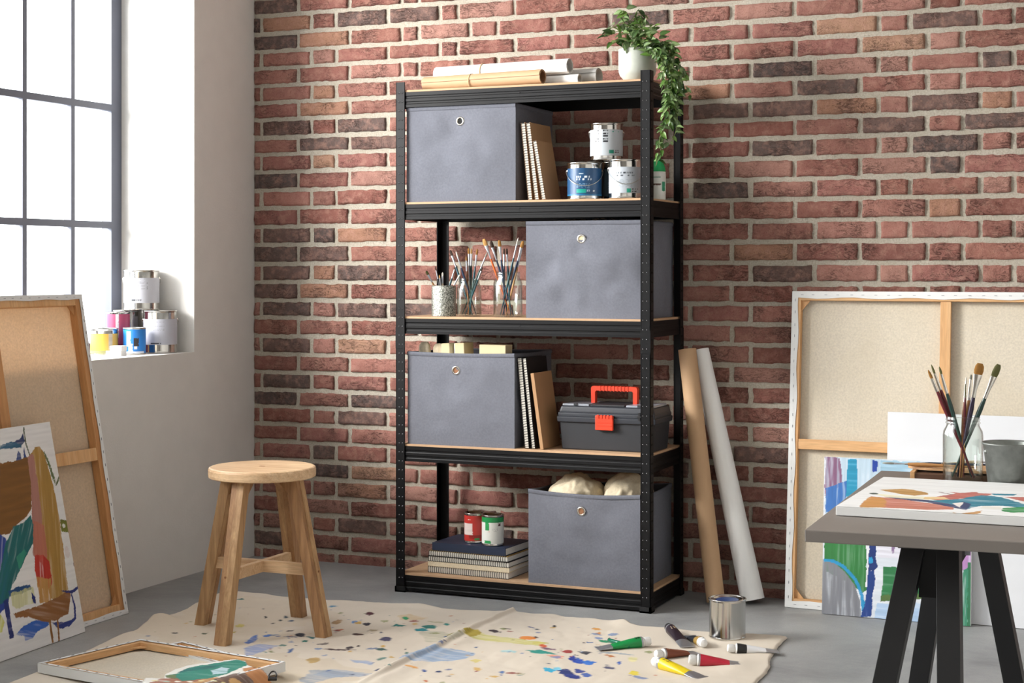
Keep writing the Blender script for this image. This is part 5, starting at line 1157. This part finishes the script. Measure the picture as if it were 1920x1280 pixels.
# ------------------------------------------------------------------ paint cans on the window sill
zs = SILL
paint_can('large metal can with grey label and barcode on the sill, touching the window reveal', (-.950, -.072, zs), .0620, .158, ('#b9bac4', L_grey(3)), .62, wf=1.9, lr=(.20, .80))
paint_can('plain metal can on the sill, hidden behind the pink and blue cans', (-1.103, -.062, zs), .0530, .158, None, .62, wf=1)
paint_can('large metal can with grey label on top of the stack on the sill', (-1.035, -.070, zs+.1585), .0655, .150, ('#c2c3cb', L_grey(4)), .62, wf=1.9, lr=(.18, .80))
paint_can('pink metal can on the sill between yellow can and plain can', (-1.075, -.160, zs), .0430, .153, ('#b04a6c', L_plain((.004, .06, .014, .16, '#c9c4cc'))), None, lr=(.02, .95))
paint_can('squat yellow jar with dark lid on the window sill beside the canvas', (-1.060, -.262, zs), .0490, .096, ('#d6ab4a', L_plain((-.2, .002, .2, .016, '#9a9a6a'), (.03, .02, .045, .1, '#b9b0a0'))), None, lr=(.01, .80), lidmat='blackcover', name='paint_jar', cat='paint jar')
paint_can('small blue metal can with white splashes at the front of the sill', (-.968, -.205, zs), .0405, .098, ('#2c7fd0', L_plain((-.02, .03, -.004, .085, '#dfe6ee'), (-.012, .0, .004, .04, '#dfe6ee'), (.008, .03, .026, .06, '#3a3436'), (.010, .02, .02, .03, '#e6e6ea'), (-.05, .0, .05, .012, '#cfd6de'))), None, lr=(.03, .94))
for k, (dx, dz, w) in enumerate(((0, 0, .060), (.010, .0182, .046))):
    o = MB().box((-w/2, -.02, 0), (w/2, .02, .018), 0, None, .001).build('carton', 'white', None, (-.965+dx, -.318, zs+dz), (0, 0, .15))
    tag(o, ('lower, longer' if k == 0 else 'upper, shorter')+' small white carton stacked in front of the yellow jar', 'carton')
# ------------------------------------------------------------------ daylight
w = bpy.data.worlds.new('sky'); bpy.context.scene.world = w; w.use_nodes = True
w.node_tree.nodes['Background'].inputs[0].default_value = (.93, .97, 1, 1); w.node_tree.nodes['Background'].inputs[1].default_value = 5
def area(name, loc, rot, sx, sy, power, col):
    l = bpy.data.lights.new(name, 'AREA'); l.shape = 'RECTANGLE'; l.size = sx; l.size_y = sy; l.energy = power; l.color = col
    o = bpy.data.objects.new(name, l); C.objects.link(o); o.location = loc; o.rotation_euler = rot; return o
def aimed(name, loc, at, sx, sy, power, col):
    q = (Vector(at)-Vector(loc)).to_track_quat('-Z', 'Y').to_euler(); return area(name, loc, q, sx, sy, power, col)
aimed('low_daylight', (-3.7, -3.35, 2.9), (.4, .1, .9), 2.2, 1.7, 960, (1, .965, .92))
area('window_daylight', (XO-.30, -1.15, 1.85), (0, math.radians(-80), 0), 1.8, 2.1, 38, (.94, .97, 1))
area('window_daylight', (XO-.25, -4.0, 1.9), (0, math.radians(-78), 0), 1.9, 2.7, 24, (.96, .98, 1))  # daylight for the added second window, out of view
area('fill_light', (1.6, -4.0, ZC-.03), (math.radians(22), 0, 0), 2.2, 1.4, 11, (1, .97, .93))  # unseen fill lamp, added to brighten fronts and the left wall
sc = bpy.context.scene
sc.view_settings.view_transform = 'Standard'; sc.view_settings.look = 'None'; sc.view_settings.exposure = 0; sc.view_settings.gamma = 1
sc.view_settings.use_curve_mapping = False
sc.cycles.use_denoising = True; sc.cycles.max_bounces = 8; sc.cycles.diffuse_bounces = 4; sc.cycles.transparent_max_bounces = 16
sc.cycles.sample_clamp_indirect = 6
